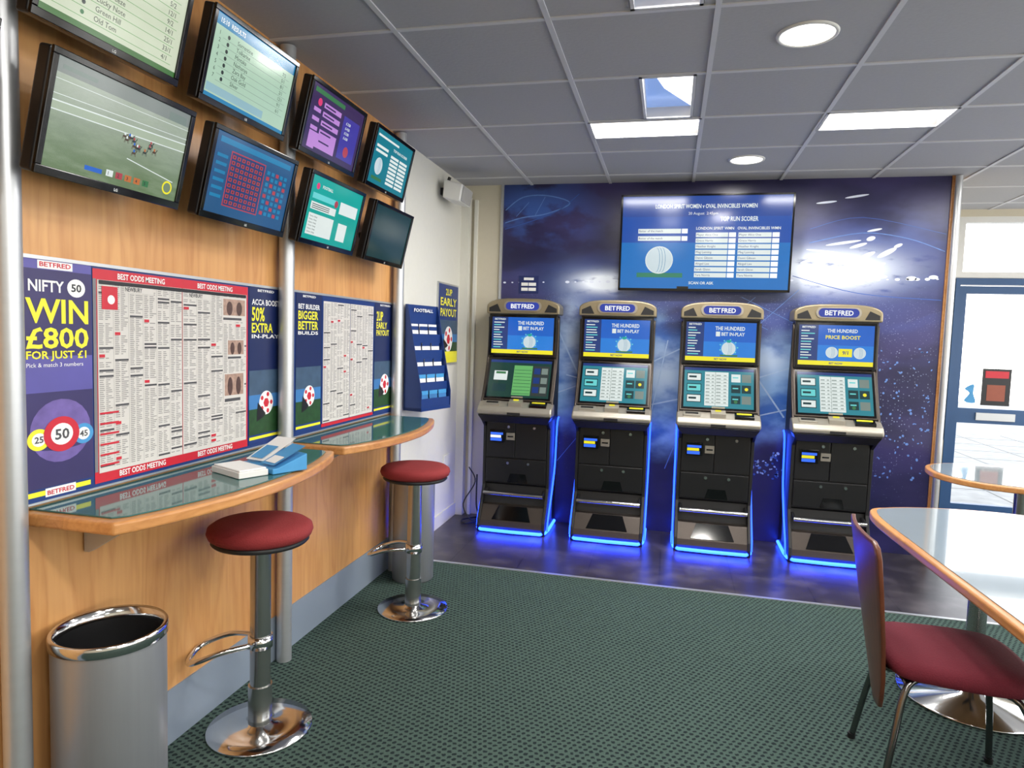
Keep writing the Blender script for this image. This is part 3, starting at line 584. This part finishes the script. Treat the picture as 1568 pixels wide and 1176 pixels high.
def scr_cricket(b,w,h,big=False):
    b.rect(0,0,w,h,0,E("px_teal3",rgb(14,130,150),.85) if not big else e_blue)
    if big:
        b.rect(0,h*.78,w,h,.0002,E("px_glare_blue",rgb(26,72,160),.9)); b.rect(0,h*.5,w,h*.78,.0002,E("px_blue4",rgb(18,80,176),.9)); b.rect(0,0,w,h*.5,.0002,E("px_blue2",rgb(12,116,198),.9)); b.rect(w*.35,0,w*.42,h*.025,.0006,e_black)  # top band's blue is brightened to stand for lamp glare on the screen
        b.text("LONDON SPIRIT WOMEN v OVAL INVINCIBLES WOMEN",w*.2,h*.87,h*.045,e_wh,.001,w=w*.6); b.text("20 August  2:45pm",w*.4,h*.80,h*.03,e_wh,.001,bold=False)
        b.text("TOP RUN SCORER",w*.59,h*.73,h*.05,e_wh,.001,w=w*.22); b.text("LONDON SPIRIT WMN   OVAL INVINCIBLES WMN",w*.45,h*.64,h*.03,e_wh,.001,w=w*.49)
        for i in range(8):
            for c in (0,1):
                y=h*(.56-.062*i); x=w*(.45+.25*c); b.rect(x,y,x+w*.19,y+h*.048,.001,e_wh); b.rect(x+w*.195,y,x+w*.235,y+h*.048,.001,e_brt); b.text(["Player Alice One","Grace Harris","Heather Knight","Meg Lanning","Danni Gibson","Abigail Lee","Sarah Glenn","Tara Norris"][i],x+w*.005,y+h*.013,h*.024,e_dblue,.0014,bold=False)
        for i in range(2): b.rect(w*.1,h*(.60-.08*i),w*.36,h*(.65-.08*i),.001,e_wh); b.rect(w*.365,h*(.60-.08*i),w*.40,h*(.65-.08*i),.001,e_brt); b.text("Batter of the match",w*.105,h*(.615-.08*i),h*.024,e_dblue,.0014,bold=False)
        b.rect(w*.1,h*.12,w*.38,h*.17,.0008,E("px_pitch",rgb(50,140,110),.8)); cricket(b,w*.235,h*.31,h*.15,.001); b.text("SCAN OR ASK",w*.42,h*.05,h*.03,e_wh,.001)
    else:
        cricket(b,w*.2,h*.35,h*.16,.001); b.rect(w*.08,h*.08,w*.34,h*.14,.0008,e_grn); b.rect(w*.05,h*.88,w*.6,h*.92,.0008,e_wh); b.text("TOP RUN SCORER",w*.48,h*.76,h*.05,e_wh,.001,w=w*.4)
        for i in range(8): b.rect(w*.45,h*(.62-.075*i),w*.67,h*(.67-.075*i),.0009,e_wh); b.rect(w*.7,h*(.62-.075*i),w*.92,h*(.67-.075*i),.0009,e_wh)
        for i in range(2): b.rect(w*.06,h*(.68-.09*i),w*.36,h*(.73-.09*i),.0009,e_wh)
def scr_off(b,w,h): b.rect(0,0,w,h,0,e_dteal)
def monitor(y,z,draw,x=-1.50,th=13.5,w=MW,h=MH):
    t=math.radians(th); e=empty("wall_mounted_monitor",M=frame((x,y,z),(0,1,0),(math.sin(t),0,math.cos(t))))
    b=MB(); b.box(-w/2,-h/2,-.045,w/2,h/2,-.004,M_black); b.build("housing",e,bevel=.008)
    b=MB(); f=.017
    for q in ((-w/2,-h/2,w/2,-h/2+f*1.3),(-w/2,h/2-f,w/2,h/2),(-w/2,-h/2+f*1.3,-w/2+f,h/2-f),(w/2-f,-h/2+f*1.3,w/2,h/2-f)): b.box(q[0],q[1],-.004,q[2],q[3],.006,M_gloss)
    b.text("LG",0,-h/2+.006,.008,M_wht,.0066,al='C'); b.build("bezel",e,bevel=.002)
    b=MB(); draw(b,w-2*f,h-2.3*f); o=b.build("screen",e); o.location=(-w/2+f,-h/2+f*1.3,.0)
    b=MB(); b.box(-.06,-.06,-.06,.06,.06,-.045,M_matt); b.cyl((0,0,-.06),(0,-.035,-.17),.018,M_matt); b.build("bracket",e)
for (y,d1,d2) in ((1.605,scr_race,scr_list),(2.195,scr_grid,scr_results),(2.80,scr_teal,scr_purple),(3.42,scr_off,scr_cricket),(.98,scr_off,scr_off)):
    monitor(y,2.01,d1); monitor(y,2.385,d2)
e=empty("wall_television",M=frame((.205,5.22,2.225),(1,0,0),(0,-.03,1))); w,h=1.23,.71
b=MB(); b.box(-w/2,-h/2,-.05,w/2,h/2,-.003,M_black); b.box(-.3,-.2,-.10,.3,.2,-.05,M_matt); b.build("housing",e,bevel=.008)
b=MB(); f=.014
for q in ((-w/2,-h/2,w/2,-h/2+f*1.3),(-w/2,h/2-f,w/2,h/2),(-w/2,-h/2,-w/2+f,h/2),(w/2-f,-h/2,w/2,h/2)): b.box(q[0],q[1],-.003,q[2],q[3],.006,M_gloss)
b.build("bezel",e)
b=MB(); scr_cricket(b,w-2*f,h-2.3*f,True); o=b.build("screen",e); o.location=(-w/2+f,-h/2+f*1.3,0)

# ---------------------------------------------------------------- betting terminals
M_termw=P("terminal_trim",rgb(150,138,112),.35,.6,.1)
M_bronze=P("terminal_bronze",rgb(70,62,56),.35,.5,.1)
M_cardrd=E("card_reader_lit",rgb(50,100,240),1.4)
def side_prof():
    return [(0,0.0),(-.43,0.0),(-.44,.05),(-.43,.10),(-.34,.26),(-.305,.34),(-.315,.80),(-.41,.86),(-.43,.90),(-.41,.955),(-.35,.99),(-.20,1.33),(-.185,1.64),(-.05,1.66),(0,1.2)]
def terminal(cx,variant,rot=0):
    e=empty("betting_terminal",loc=(cx,YB-.03,0)); e.rotation_euler=(0,0,rot)
    H2=.262
    b=MB()
    for s in (-1,1):
        x0=s*H2; b.prism([(x0,y,z) for y,z in side_prof()],(-s*.022,0,0),M_matt)
    b.build("side_panels",e,bevel=.004,recalc=True)
    b=MB()
    for s in (-1,1):
        b.tube(smoothpts([(s*.272,-.40,.95),(s*.272,-.345,1.0),(s*.272,-.195,1.34),(s*.272,-.18,1.64)],5),.009,M_bronze)
    b.build("side_trim",e)
    b=MB(); w=.24
    b.prism([(-w,y,z) for y,z in ((-.005,.02),(-.30,.02),(-.30,.20),(-.27,.34),(-.30,.36),(-.30,.84),(-.36,.88),(-.34,.97),(-.18,1.33),(-.16,1.64),(-.05,1.65),(-.005,1.2))],(2*w,0,0),M_matt)
    b.build("cabinet",e,recalc=True)
    b=MB(); b.prism([(-.25,y,z) for y,z in ((-.28,.015),(-.425,.015),(-.435,.05),(-.425,.09),(-.35,.20),(-.28,.20))],(.50,0,0),M_bronze)
    b.build("base",e,bevel=.012,recalc=True)
    b=MB(); b.quad((-.15,-.4235,.10),(.15,-.4235,.10),(.11,-.358,.195),(-.11,-.358,.195),M_gloss); b.build("base_opening",e)
    b=MB(); b.cyl((-.232,-.375,.29),(.232,-.375,.29),.016,M_chrome)
    for s in (-1,1): b.cyl((s*.225,-.375,.29),(s*.225,-.29,.31),.012,M_matt)
    b.build("foot_rail",e)
    b=MB(); yf=-.318
    b.box(-.235,yf,.56,-.012,yf+.02,.84,M_black); b.box(-.006,yf,.56,.235,yf+.02,.84,M_black); b.box(-.235,yf,.37,.235,yf+.02,.552,M_black); b.build("doors",e,bevel=.004)
    b=MB()
    for (x,z) in ((-.06,.80),(.14,.80),(-.06,.52),(.10,.52)): b.cyl((x,yf,z),(x,yf-.007,z),.011,M_chrome,n=16)
    b.box(-.205,yf-.02,.68,-.09,yf,.775,M_gloss); b.box(-.075,yf-.014,.70,-.01,yf,.755,M_silver); b.box(-.065,yf-.016,.722,-.02,yf-.013,.732,M_gloss); b.build("locks_and_reader",e,bevel=.002)
    b=MB(); b.quad((-.198,yf-.0215,.715),(-.115,yf-.0215,.715),(-.115,yf-.0215,.735),(-.198,yf-.0215,.735),e_yel if variant else e_brt); b.quad((-.198,yf-.0215,.738),(-.100,yf-.0215,.738),(-.100,yf-.0215,.755),(-.198,yf-.0215,.755),M_cardrd); b.quad((-.198,yf-.0215,.69),(-.11,yf-.0215,.69),(-.11,yf-.0215,.712),(-.198,yf-.0215,.712),M_cardrd); b.build("reader_display",e)
    b=MB(); b.prism([(-.06,yf-.001,.37),(.1,yf-.001,.37),(.08,yf-.001,.44),(-.04,yf-.001,.44)],(0,-.001,0),M_gloss); b.build("door_recess",e)
    b=MB(); b.prism([(-.285,y,z) for y,z in ((-.30,.985),(-.345,1.0),(-.42,.96),(-.445,.93),(-.44,.90),(-.30,.90))],(.57,0,0),M_silver); b.build("control_deck",e,bevel=.012,recalc=True)
    b=MB(); b.prism([(-.28,-.44,.898),(.28,-.44,.898),(.25,-.40,.84),(-.25,-.40,.84)],(0,.12,0),M_black); b.build("deck_underside",e,bevel=.006,recalc=True)
    b=MB()
    def deck(x0,x1,t0,t1,mat,hh=.012):
        p=lambda t,o:(-.345-.075*t, 1.0-.04*t+o)
        (ya,za),(yb,zb)=p(t0,0),p(t1,0)
        b.prism([(x0,ya,za-.01),(x0,yb,zb-.01),(x0,yb,zb+hh),(x0,ya,za+hh*.6)],(x1-x0,0,0),mat)
    deck(-.05,.05,.0,.85,M_silver,.03); deck(-.045,.045,-.4,.0,M_silver,.04); deck(-.24,-.12,.15,.8,M_silver,.012); deck(-.225,-.135,.3,.6,M_matt,.016); deck(.11,.24,.15,.9,M_gloss,.02); deck(.125,.225,.25,.5,M_yel,.023); deck(-.02,.02,.1,.35,e_yel,.034)
    b.box(-.05,-.4455,.905,.05,-.443,.925,M_matt); b.build("deck_controls",e,bevel=.002,recalc=True)
    lo=Vector((0,-.350,1.012)); up=(Vector((0,-.205,1.325))-lo); hgt=up.length
    fr=empty("lower_screen"); fr.parent=e; fr.matrix_local=frame(lo,(1,0,0),up)
    b=MB(); b.box(-.268,-.005,-.02,.268,hgt+.005,0,M_bronze); b.build("surround",fr,bevel=.004)
    b=MB(); b.box(-.255,.006,-.001,.255,hgt-.006,.002,M_gloss); b.build("glass",fr)
    b=MB(); w2,h2=.48,hgt-.04
    if variant==0:
        b.rect(0,0,w2,h2,0,E("px_deepgreen",rgb(14,70,62),.7)); b.rect(w2*.40,h2*.06,w2*.70,h2*.86,.0005,E("px_listgreen",rgb(110,190,110),.85)); b.rect(w2*.71,h2*.06,w2*.97,h2*.86,.0004,e_ink)
        for i in range(8): b.rect(w2*.41,h2*(.10+.09*i),w2*.69,h2*(.11+.09*i),.001,e_dteal)
        for i in range(3):
            b.rect(w2*.73,h2*(.14+.25*i),w2*.83,h2*(.3+.25*i),.0007,e_dblue); b.rect(w2*.85,h2*(.14+.25*i),w2*.95,h2*(.3+.25*i),.0007,e_grey)
        b.rect(w2*.08,h2*.45,w2*.30,h2*.7,.0007,e_wh); b.rect(w2*.11,h2*.62,w2*.27,h2*.68,.001,e_grn); b.rect(w2*.08,h2*.15,w2*.30,h2*.35,.0007,e_dteal)
    else:
        b.rect(0,0,w2,h2,0,E("px_cardteal",rgb(40,140,156),.85)); b.rect(w2*.30,h2*.05,w2*.64,h2*.9,.0005,e_wh)
        for i in range(9):
            b.rect(w2*.31,h2*(.10+.085*i),w2*.63,h2*(.105+.085*i),.001,e_grey)
            for (xa,xb) in ((.315,.37),(.40,.43),(.465,.53),(.57,.61)): b.rect(w2*xa,h2*(.125+.085*i),w2*xb,h2*(.145+.085*i),.001,e_grey)
        b.rect(w2*.45,h2*.05,w2*.455,h2*.9,.001,e_grey)
        for i in range(3):
            b.rect(w2*.04,h2*(.12+.27*i),w2*.25,h2*(.32+.27*i),.0006,e_dteal); b.rect(w2*.05,h2*(.14+.27*i),w2*.24,h2*(.30+.27*i),.0008,e_wh if i!=1 else e_cyan); b.rect(w2*.07,h2*(.2+.27*i),w2*.18,h2*(.25+.27*i),.001,e_dteal)
            b.rect(w2*.68,h2*(.12+.27*i),w2*.81,h2*(.32+.27*i),.0006,e_dteal if i!=2 else e_wh); b.rect(w2*.83,h2*(.12+.27*i),w2*.96,h2*(.32+.27*i),.0006,e_grey if i!=1 else e_dteal); b.rect(w2*.70,h2*(.22+.27*i),w2*.78,h2*(.25+.27*i),.0009,e_cyan)
        b.disc(w2*.895,h2*.49,h2*.04,.001,e_yel); b.disc(w2*.745,h2*.17,h2*.04,.001,e_grn)
    b.rect(0,h2*.93,w2,h2,.0006,e_dblue); o=b.build("display",fr); o.location=(-w2/2,.02,.0025)
    lo=Vector((0,-.222,1.345)); up=Vector((0,-.205,1.655))-lo; hgt=up.length
    fr=empty("upper_screen"); fr.parent=e; fr.matrix_local=frame(lo,(1,0,0),up)
    b=MB(); b.box(-.268,-.005,-.03,.268,hgt+.01,0,M_black); b.box(-.26,.0,0,.26,hgt,.003,M_gloss); b.build("surround",fr,bevel=.003)
    b=MB(); w2,h2=.485,hgt-.03; b.rect(0,0,w2,h2,0,e_blue); b.rect(0,0,w2*.26,h2,.0004,E("px_navy2",rgb(24,60,130),.85)); b.rect(w2*.26,h2*.12,w2,h2*.5,.0003,E("px_blue3",rgb(30,130,225),.9)); b.rect(0,0,w2,h2*.11,.0006,e_yel); b.text("BET NOW",w2*.42,h2*.03,h2*.05,e_dblue,.001)
    if variant==3:
        b.text("THE HUNDRED",w2*.38,h2*.82,h2*.09,e_wh,.001,w=w2*.4); b.text("PRICE BOOST",w2*.36,h2*.66,h2*.09,e_yel,.001,w=w2*.46)
        cricket(b,w2*.45,h2*.32,h2*.14,.001); cricket(b,w2*.82,h2*.32,h2*.14,.001); b.rect(w2*.54,h2*.22,w2*.72,h2*.42,.0014,e_yel); b.text("9/1",w2*.63,h2*.28,h2*.09,e_dblue,.002,al='C')
    else:
        b.text("THE HUNDRED",w2*.42,h2*.80,h2*.10,e_wh,.001,w=w2*.42); b.rect(w2*.43,h2*.64,w2*.49,h2*.76,.001,e_wh); b.text("BET IN-PLAY",w2*.51,h2*.66,h2*.09,e_wh,.001,w=w2*.33)
        b.disc(w2*.62,h2*.34,h2*.20,.0006,E("px_splash",rgb(70,165,230),.9),n=24)
        for k in range(9):
            a=k*.7; b.disc(w2*.62+h2*.22*math.cos(a),h2*.36+h2*.2*math.sin(a),h2*.018,.0007,e_cyan,n=8)
        cricket(b,w2*.62,h2*.33,h2*.17,.001); b.add([(w2*.60,h2*.48,.0016),(w2*.64,h2*.48,.0016),(w2*.66,h2*.55,.0016),(w2*.58,h2*.55,.0016)],[(0,1,2,3)],e_teal)
        b.rect(w2*.5,h2*.13,w2*.75,h2*.17,.0012,e_grn)
    for i in range(11): b.rect(w2*.03,h2*(.16+.068*i),w2*(.12+.1*random.random()),h2*(.185+.068*i),.001,e_wh if i%3 else e_cyan)
    b.text("BETFRED",w2*.04,h2*.92,h2*.05,e_wh,.001,w=w2*.18); o=b.build("display",fr); o.location=(-w2/2,.015,.0035)
    b=MB(); arc=[(-.285,1.665),(.285,1.665),(.285,1.72)]+[(.285*math.cos(t)**.6 if math.cos(t)>0 else -.285*abs(math.cos(t))**.6,1.72+.065*math.sin(t)) for t in [math.pi*i/14 for i in range(1,14)]]+[(-.285,1.72)]
    b.prism([(x,-.235,z) for x,z in arc],(0,.2,0),M_termw); b.build("header_hood",e,bevel=.01,recalc=True)
    b=MB(); pl=[(-.10+.030*math.cos(t),1.725+.030*math.sin(t)) for t in [math.pi*(.5+i/8) for i in range(9)]]+[(.10+.030*math.cos(t),1.725+.030*math.sin(t)) for t in [math.pi*(-.5+i/8) for i in range(9)]]
    b.prism([(x*1.12,-.246,1.725+(z-1.725)*1.25) for x,z in pl],(0,.02,0),M_silver); b.prism([(x,-.25,z) for x,z in pl],(0,.01,0),E("sign_blue",rgb(40,64,170),.9)); b.build("header_sign",e,recalc=True)
    fr=MB(); fr.text("BET",-.09,0,.034,e_brt,0,w=.078); fr.text("FRED",-.006,0,.034,e_brt,0,w=.098); o=fr.build("header_lettering",e); o.location=(0,-.2515,1.708); o.rotation_euler=(math.radians(90),0,0)
    b=MB()
    for s in (-1,1):
        b.add([(s*.17,-.2375,1.68),(s*.265,-.2375,1.68),(s*.265,-.2375,1.71),(s*.20,-.2375,1.74)],[(0,1,2,3)],M_matt)
    b.build("speaker_vents",e)
    b=MB(); b.tube([(-.268,-.02,.022),(-.27,-.30,.022),(-.262,-.40,.022),(-.23,-.445,.022),(0,-.452,.022),(.23,-.445,.022),(.262,-.40,.022),(.27,-.30,.022),(.268,-.02,.022)],.012,M_led,n=8); b.build("base_led_strip",e)
    b=MB()
    for s in (-1,1): b.tube(smoothpts([(s*.274,-.02,.86),(s*.274,-.08,.80),(s*.274,-.12,.5),(s*.274,-.22,.30),(s*.274,-.35,.12),(s*.274,-.38,.03)],4),.007,M_led2,n=8)
    b.build("side_led_strip",e)
    area("base_glow",(0,-.468,.035),.5,.02,1.6,(.02,.05,1),e,rot=(math.radians(-10),0,0))
    for s in (-1,1): area("side_glow",(s*.285,-.12,.45),.03,.8,.6,(.03,.09,1),e,rot=(math.radians(-90),0,math.radians(-s*35)))
    return e
for i,cx in enumerate((-1.115,-.395,.35,1.12)): terminal(cx,(0,1,2,3)[i],0)
b=MB()
b.tube(smoothpts([(-1.5,5.27,.35),(-1.48,5.2,.12),(-1.43,5.1,.02),(-1.52,5.0,.012),(-1.56,5.1,.012),(-1.45,5.22,.012)],6),.006,M_matt)
b.tube(smoothpts([(-1.55,5.2,.42),(-1.5,5.22,.3),(-1.56,5.1,.14),(-1.48,5.05,.03),(-1.44,5.2,.012)],6),.005,M_matt); b.build("power_cables")
# ---------------------------------------------------------------- bar stools
def stool(x,y,ang):
    e=empty("bar_stool",loc=(x,y,0)); e.rotation_euler=(0,0,ang)
    b=MB(); b.lathe((0,0,0),[(0.0001,0),(.185,0),(.19,.004),(.187,.010),(.12,.014),(.05,.020),(.045,.026),(.0001,.026)],M_chrome,64); b.build("base",e)
    b=MB(); b.cyl((0,0,.02),(0,0,.715),.037,M_column,n=32); b.cyl((0,0,.02),(0,0,.17),.043,M_column,n=32); b.build("column",e)
    b=MB(); b.lathe((0,0,0),[(.0001,.715),(.165,.715),(.172,.722),(.165,.735),(.0001,.735)],M_matt,48); b.build("seat_pan",e)
    b=MB(); b.lathe((0,0,0),[(.0001,.733),(.165,.731),(.180,.742),(.186,.758),(.182,.774),(.165,.786),(.12,.792),(.0001,.795)],M_red,64); b.build("seat",e)
    b=MB(); b.lathe((0,0,0),[(.0375,.36),(.044,.36),(.044,.315),(.0375,.315)],M_chrome,32)
    b.tube(smoothpts([(-.03,.05,.34),(-.12,.08,.335),(-.22,.075,.30),(-.245,0,.285),(-.22,-.075,.30),(-.12,-.08,.335),(-.03,-.05,.34)],5),.010,M_chrome); b.build("footrest",e)
    b=MB(); b.tube([(.0,.03,.715),(.02,.12,.71),(.03,.16,.705)],.006,M_matt); b.build("height_lever",e)
stool(-1.435,2.16,math.radians(25)); stool(-1.30,3.36,math.radians(0))
# ---------------------------------------------------------------- bins
def wbin(x,y,r=.135,h=.63):
    e=empty("waste_bin",loc=(x,y,0)); b=MB()
    b.lathe((0,0,0),[(.0001,.008),(r-.01,.008),(r-.004,.0),(r,.006),(r,h-.03)],M_steel,64); b.build("body",e)
    b=MB(); b.lathe((0,0,0),[(r,h-.03),(r+.005,h-.028),(r+.005,h-.002),(r+.001,h+.004),(r-.008,h),(r-.01,h-.03)],M_chrome,64); b.build("rim",e)
    b=MB(); b.lathe((0,0,0),[(r-.01,h-.03),(r-.012,.02),(.0001,.02)],M_matt,64); b.build("liner",e)
wbin(-1.52,1.56,.145,.635); wbin(-1.475,3.80,.125,.67)
# ---------------------------------------------------------------- counter leaflets
e=empty("betting_slip_holder",loc=(-1.43,2.08,.989)); e.rotation_euler=(0,0,math.radians(-25)); b=MB()
b.box(-.09,-.09,0,.09,.02,.022,M_plast); b.box(-.085,-.085,.022,.085,.015,.028,M_wht); b.build("slips",e,bevel=.003)
b=MB(); b.prism([(-.10,.03,0),(-.10,.17,0),(-.10,.17,.06),(-.10,.05,.02),(-.10,.03,.02)],(.2,0,0),M_lblue); b.build("leaflet_tray",e,bevel=.003,recalc=True)
b=MB(); b.add([(-.09,.04,.03),(-.09,.17,.10),(.0,.19,.10),(.0,.06,.03)],[(3,2,1,0)],M_wht); b.add([(-.08,.052,.0375),(-.08,.12,.074),(-.02,.13,.074),(-.02,.062,.0375)],[(3,2,1,0)],M_lblue); b.add([(.01,.04,.03),(.01,.17,.085),(.09,.17,.085),(.09,.04,.03)],[(3,2,1,0)],M_lblue); b.add([(.02,.05,.0355),(.02,.09,.0525),(.08,.09,.0525),(.08,.05,.0355)],[(3,2,1,0)],M_wht); b.build("leaflets",e)

# ---------------------------------------------------------------- tables
def table(name,outline,z,ped,base_r):
    e=empty(name); cx=sum(p[0] for p in outline)/len(outline); cy=sum(p[1] for p in outline)/len(outline)
    o=smoothpts([(x,y,0) for x,y in outline],8,True)
    b=MB(); b.prism([(p.x,p.y,z-.035) for p in o],(0,0,.034),M_edge); b.build("wood_edge",e,bevel=.008,recalc=True)
    pts=[]; n=len(o)
    for i in range(n):
        d=(o[(i+1)%n]-o[i-1]).normalized(); nn=Vector((-d.y,d.x,0)); c=Vector((cx,cy,0))
        if nn.dot(c-o[i])<0: nn=-nn
        pts.append(o[i]+nn*.028)
    b=MB(); b.prism([(p.x,p.y,z-.002) for p in pts],(0,0,.004),M_tabtop); b.build("top",e,recalc=True)
    b=MB()
    for (px,py) in ped:
        b.cyl((px,py,.02),(px,py,z-.045),.036,M_column,n=32); b.lathe((px,py,0),[(.0001,0),(base_r-.005,0),(base_r,.005),(base_r-.004,.012),(.06,.024),(.05,.04),(.0001,.04)],M_chrome,64)
        b.box(px-.14,py-.025,z-.06,px+.14,py+.025,z-.036,M_matt); b.box(px-.025,py-.14,z-.06,px+.025,py+.14,z-.036,M_matt)
    b.build("pedestals",e)
table("cafe_table",[(.918,3.30),(1.04,3.45),(1.35,3.53),(1.65,3.50),(1.80,3.32),(1.83,2.70),(1.82,2.0),(1.80,1.45),(1.66,1.28),(1.36,1.23),(1.08,1.28),(.97,1.5),(.955,2.1),(.925,2.75)],.75,[(1.335,3.20),(1.38,1.72)],.285)
table("cafe_table",[(1.60,4.50),(1.64,4.80),(1.84,4.96),(2.15,5.0),(2.5,4.95),(2.66,4.7),(2.62,4.35),(2.4,4.2),(2.05,4.17),(1.74,4.27)],.75,[(2.1,4.6)],.25)
# ---------------------------------------------------------------- chair
def chair(x,y,ang):
    e=empty("dining_chair",loc=(x,y,0)); e.rotation_euler=(0,0,ang)
    b=MB(); o=smoothpts([(-.20,-.15,0),(-.20,.15,0),(-.08,.205,0),(.14,.21,0),(.215,.13,0),(.215,-.13,0),(.14,-.21,0),(-.08,-.205,0)],6,True)
    n=len(o); rings=[(.90,.425),(.99,.435),(1.0,.455),(.97,.474),(.86,.486),(.55,.494),(.05,.497)]
    vs=[]
    for k,z in rings:
        for p in o: vs.append((p.x*k,p.y*k+.03,z))
    fs=[(j*n+i,j*n+(i+1)%n,(j+1)*n+(i+1)%n,(j+1)*n+i) for j in range(len(rings)-1) for i in range(n)]
    fs.append(tuple(range((len(rings)-1)*n,len(rings)*n))); fs.append(tuple(reversed(range(n))))
    b.add(vs,fs,M_red2,True); b.build("seat",e,recalc=True)
    b=MB(); prof=[(.27,.045,-.208),(.31,.075,-.215),(.40,.12,-.228),(.55,.17,-.252),(.70,.205,-.276),(.83,.225,-.295),(.865,.215,-.300),(.88,.18,-.302)]
    N=14; vs=[]
    for side in (0,1):
        for (z,hw,bx) in prof:
            for i in range(N+1):
                t=-1+2*i/N; vs.append((bx-side*.014+.02*t*t*(hw/.22),hw*t,z))
    R=len(prof); W=N+1; fs=[]
    for side in (0,1):
        for j in range(R-1):
            for i in range(N):
                q=[side*R*W+j*W+i,side*R*W+j*W+i+1,side*R*W+(j+1)*W+i+1,side*R*W+(j+1)*W+i]; fs.append(tuple(q if side==0 else reversed(q)))
    for j in range(R-1):
        for i in (0,N): q=(j*W+i,(j+1)*W+i,R*W+(j+1)*W+i,R*W+j*W+i); fs.append(q)
    for i in range(N):
        for j in (0,R-1): fs.append((j*W+i,j*W+i+1,R*W+j*W+i+1,R*W+j*W+i))
    b.add(vs,fs,M_ply,True); ob=b.build("backrest",e,recalc=True); md=ob.modifiers.new("b","BEVEL"); md.width=.003; md.segments=2; md.limit_method='ANGLE'
    b=MB(); M_leg=P("dark_chrome",rgb(120,118,116),.2,1.0,.05)
    for s in (-1,1):
        b.tube(smoothpts([(-.08,s*.10,.422),(-.16,s*.15,.41),(-.20,s*.19,.25),(-.24,s*.225,.0)],5),.011,M_leg)
        b.tube(smoothpts([(.06,s*.10,.422),(.15,s*.16,.41),(.19,s*.195,.25),(.215,s*.225,.0)],5),.011,M_leg)
        b.tube([(-.08,s*.10,.422),(.06,s*.10,.422)],.011,M_leg)
        b.cyl((-.24,s*.225,.0),(-.238,s*.2235,.02),.014,M_matt); b.cyl((.215,s*.225,.0),(.213,s*.2235,.02),.014,M_matt)
    b.tube([(-.08,-.10,.422),(-.08,.10,.422)],.010,M_leg); b.tube([(-.16,-.15,.41),(-.16,.15,.41)],.010,M_leg)
    b.tube(smoothpts([(-.16,-.04,.41),(-.20,-.04,.41),(-.225,-.04,.44)],4),.010,M_leg); b.tube(smoothpts([(-.16,.04,.41),(-.20,.04,.41),(-.225,.04,.44)],4),.010,M_leg)
    b.build("legs",e)
chair(.97,2.485,math.radians(-4))

# ---------------------------------------------------------------- world & camera
w=bpy.data.worlds.new("sky"); scene.world=w; w.use_nodes=True; nt=w.node_tree; bg=nt.nodes["Background"]
tc=nd(nt,"ShaderNodeTexCoord"); s=nd(nt,"ShaderNodeSeparateXYZ"); nt.links.new(tc.outputs["Generated"],s.inputs[0])
nt.links.new(mixc(nt,ramp(nt,s.outputs[2],0.0,0.6),(1,.99,.96,1),(.78,.87,1,1)),bg.inputs[0]); bg.inputs[1].default_value=4.2
cd=bpy.data.cameras.new("camera"); cam=bpy.data.objects.new("camera",cd); COL.objects.link(cam)
f=1030.; Y=Vector((0.2359,0.0650,-1)).normalized(); Z=Vector((0.434,13.8,1)); Z=(Z-Y*Z.dot(Y)).normalized(); X=Y.cross(Z)
cam.matrix_world=Matrix(((X.x,X.y,X.z,0),(Y.x,Y.y,Y.z,0),(Z.x,Z.y,Z.z,1.5),(0,0,0,1)))
cd.sensor_width=36; cd.lens=f*36/1568; cd.clip_start=.05; scene.camera=cam
scene.view_settings.view_transform='Standard'; scene.view_settings.look='None'
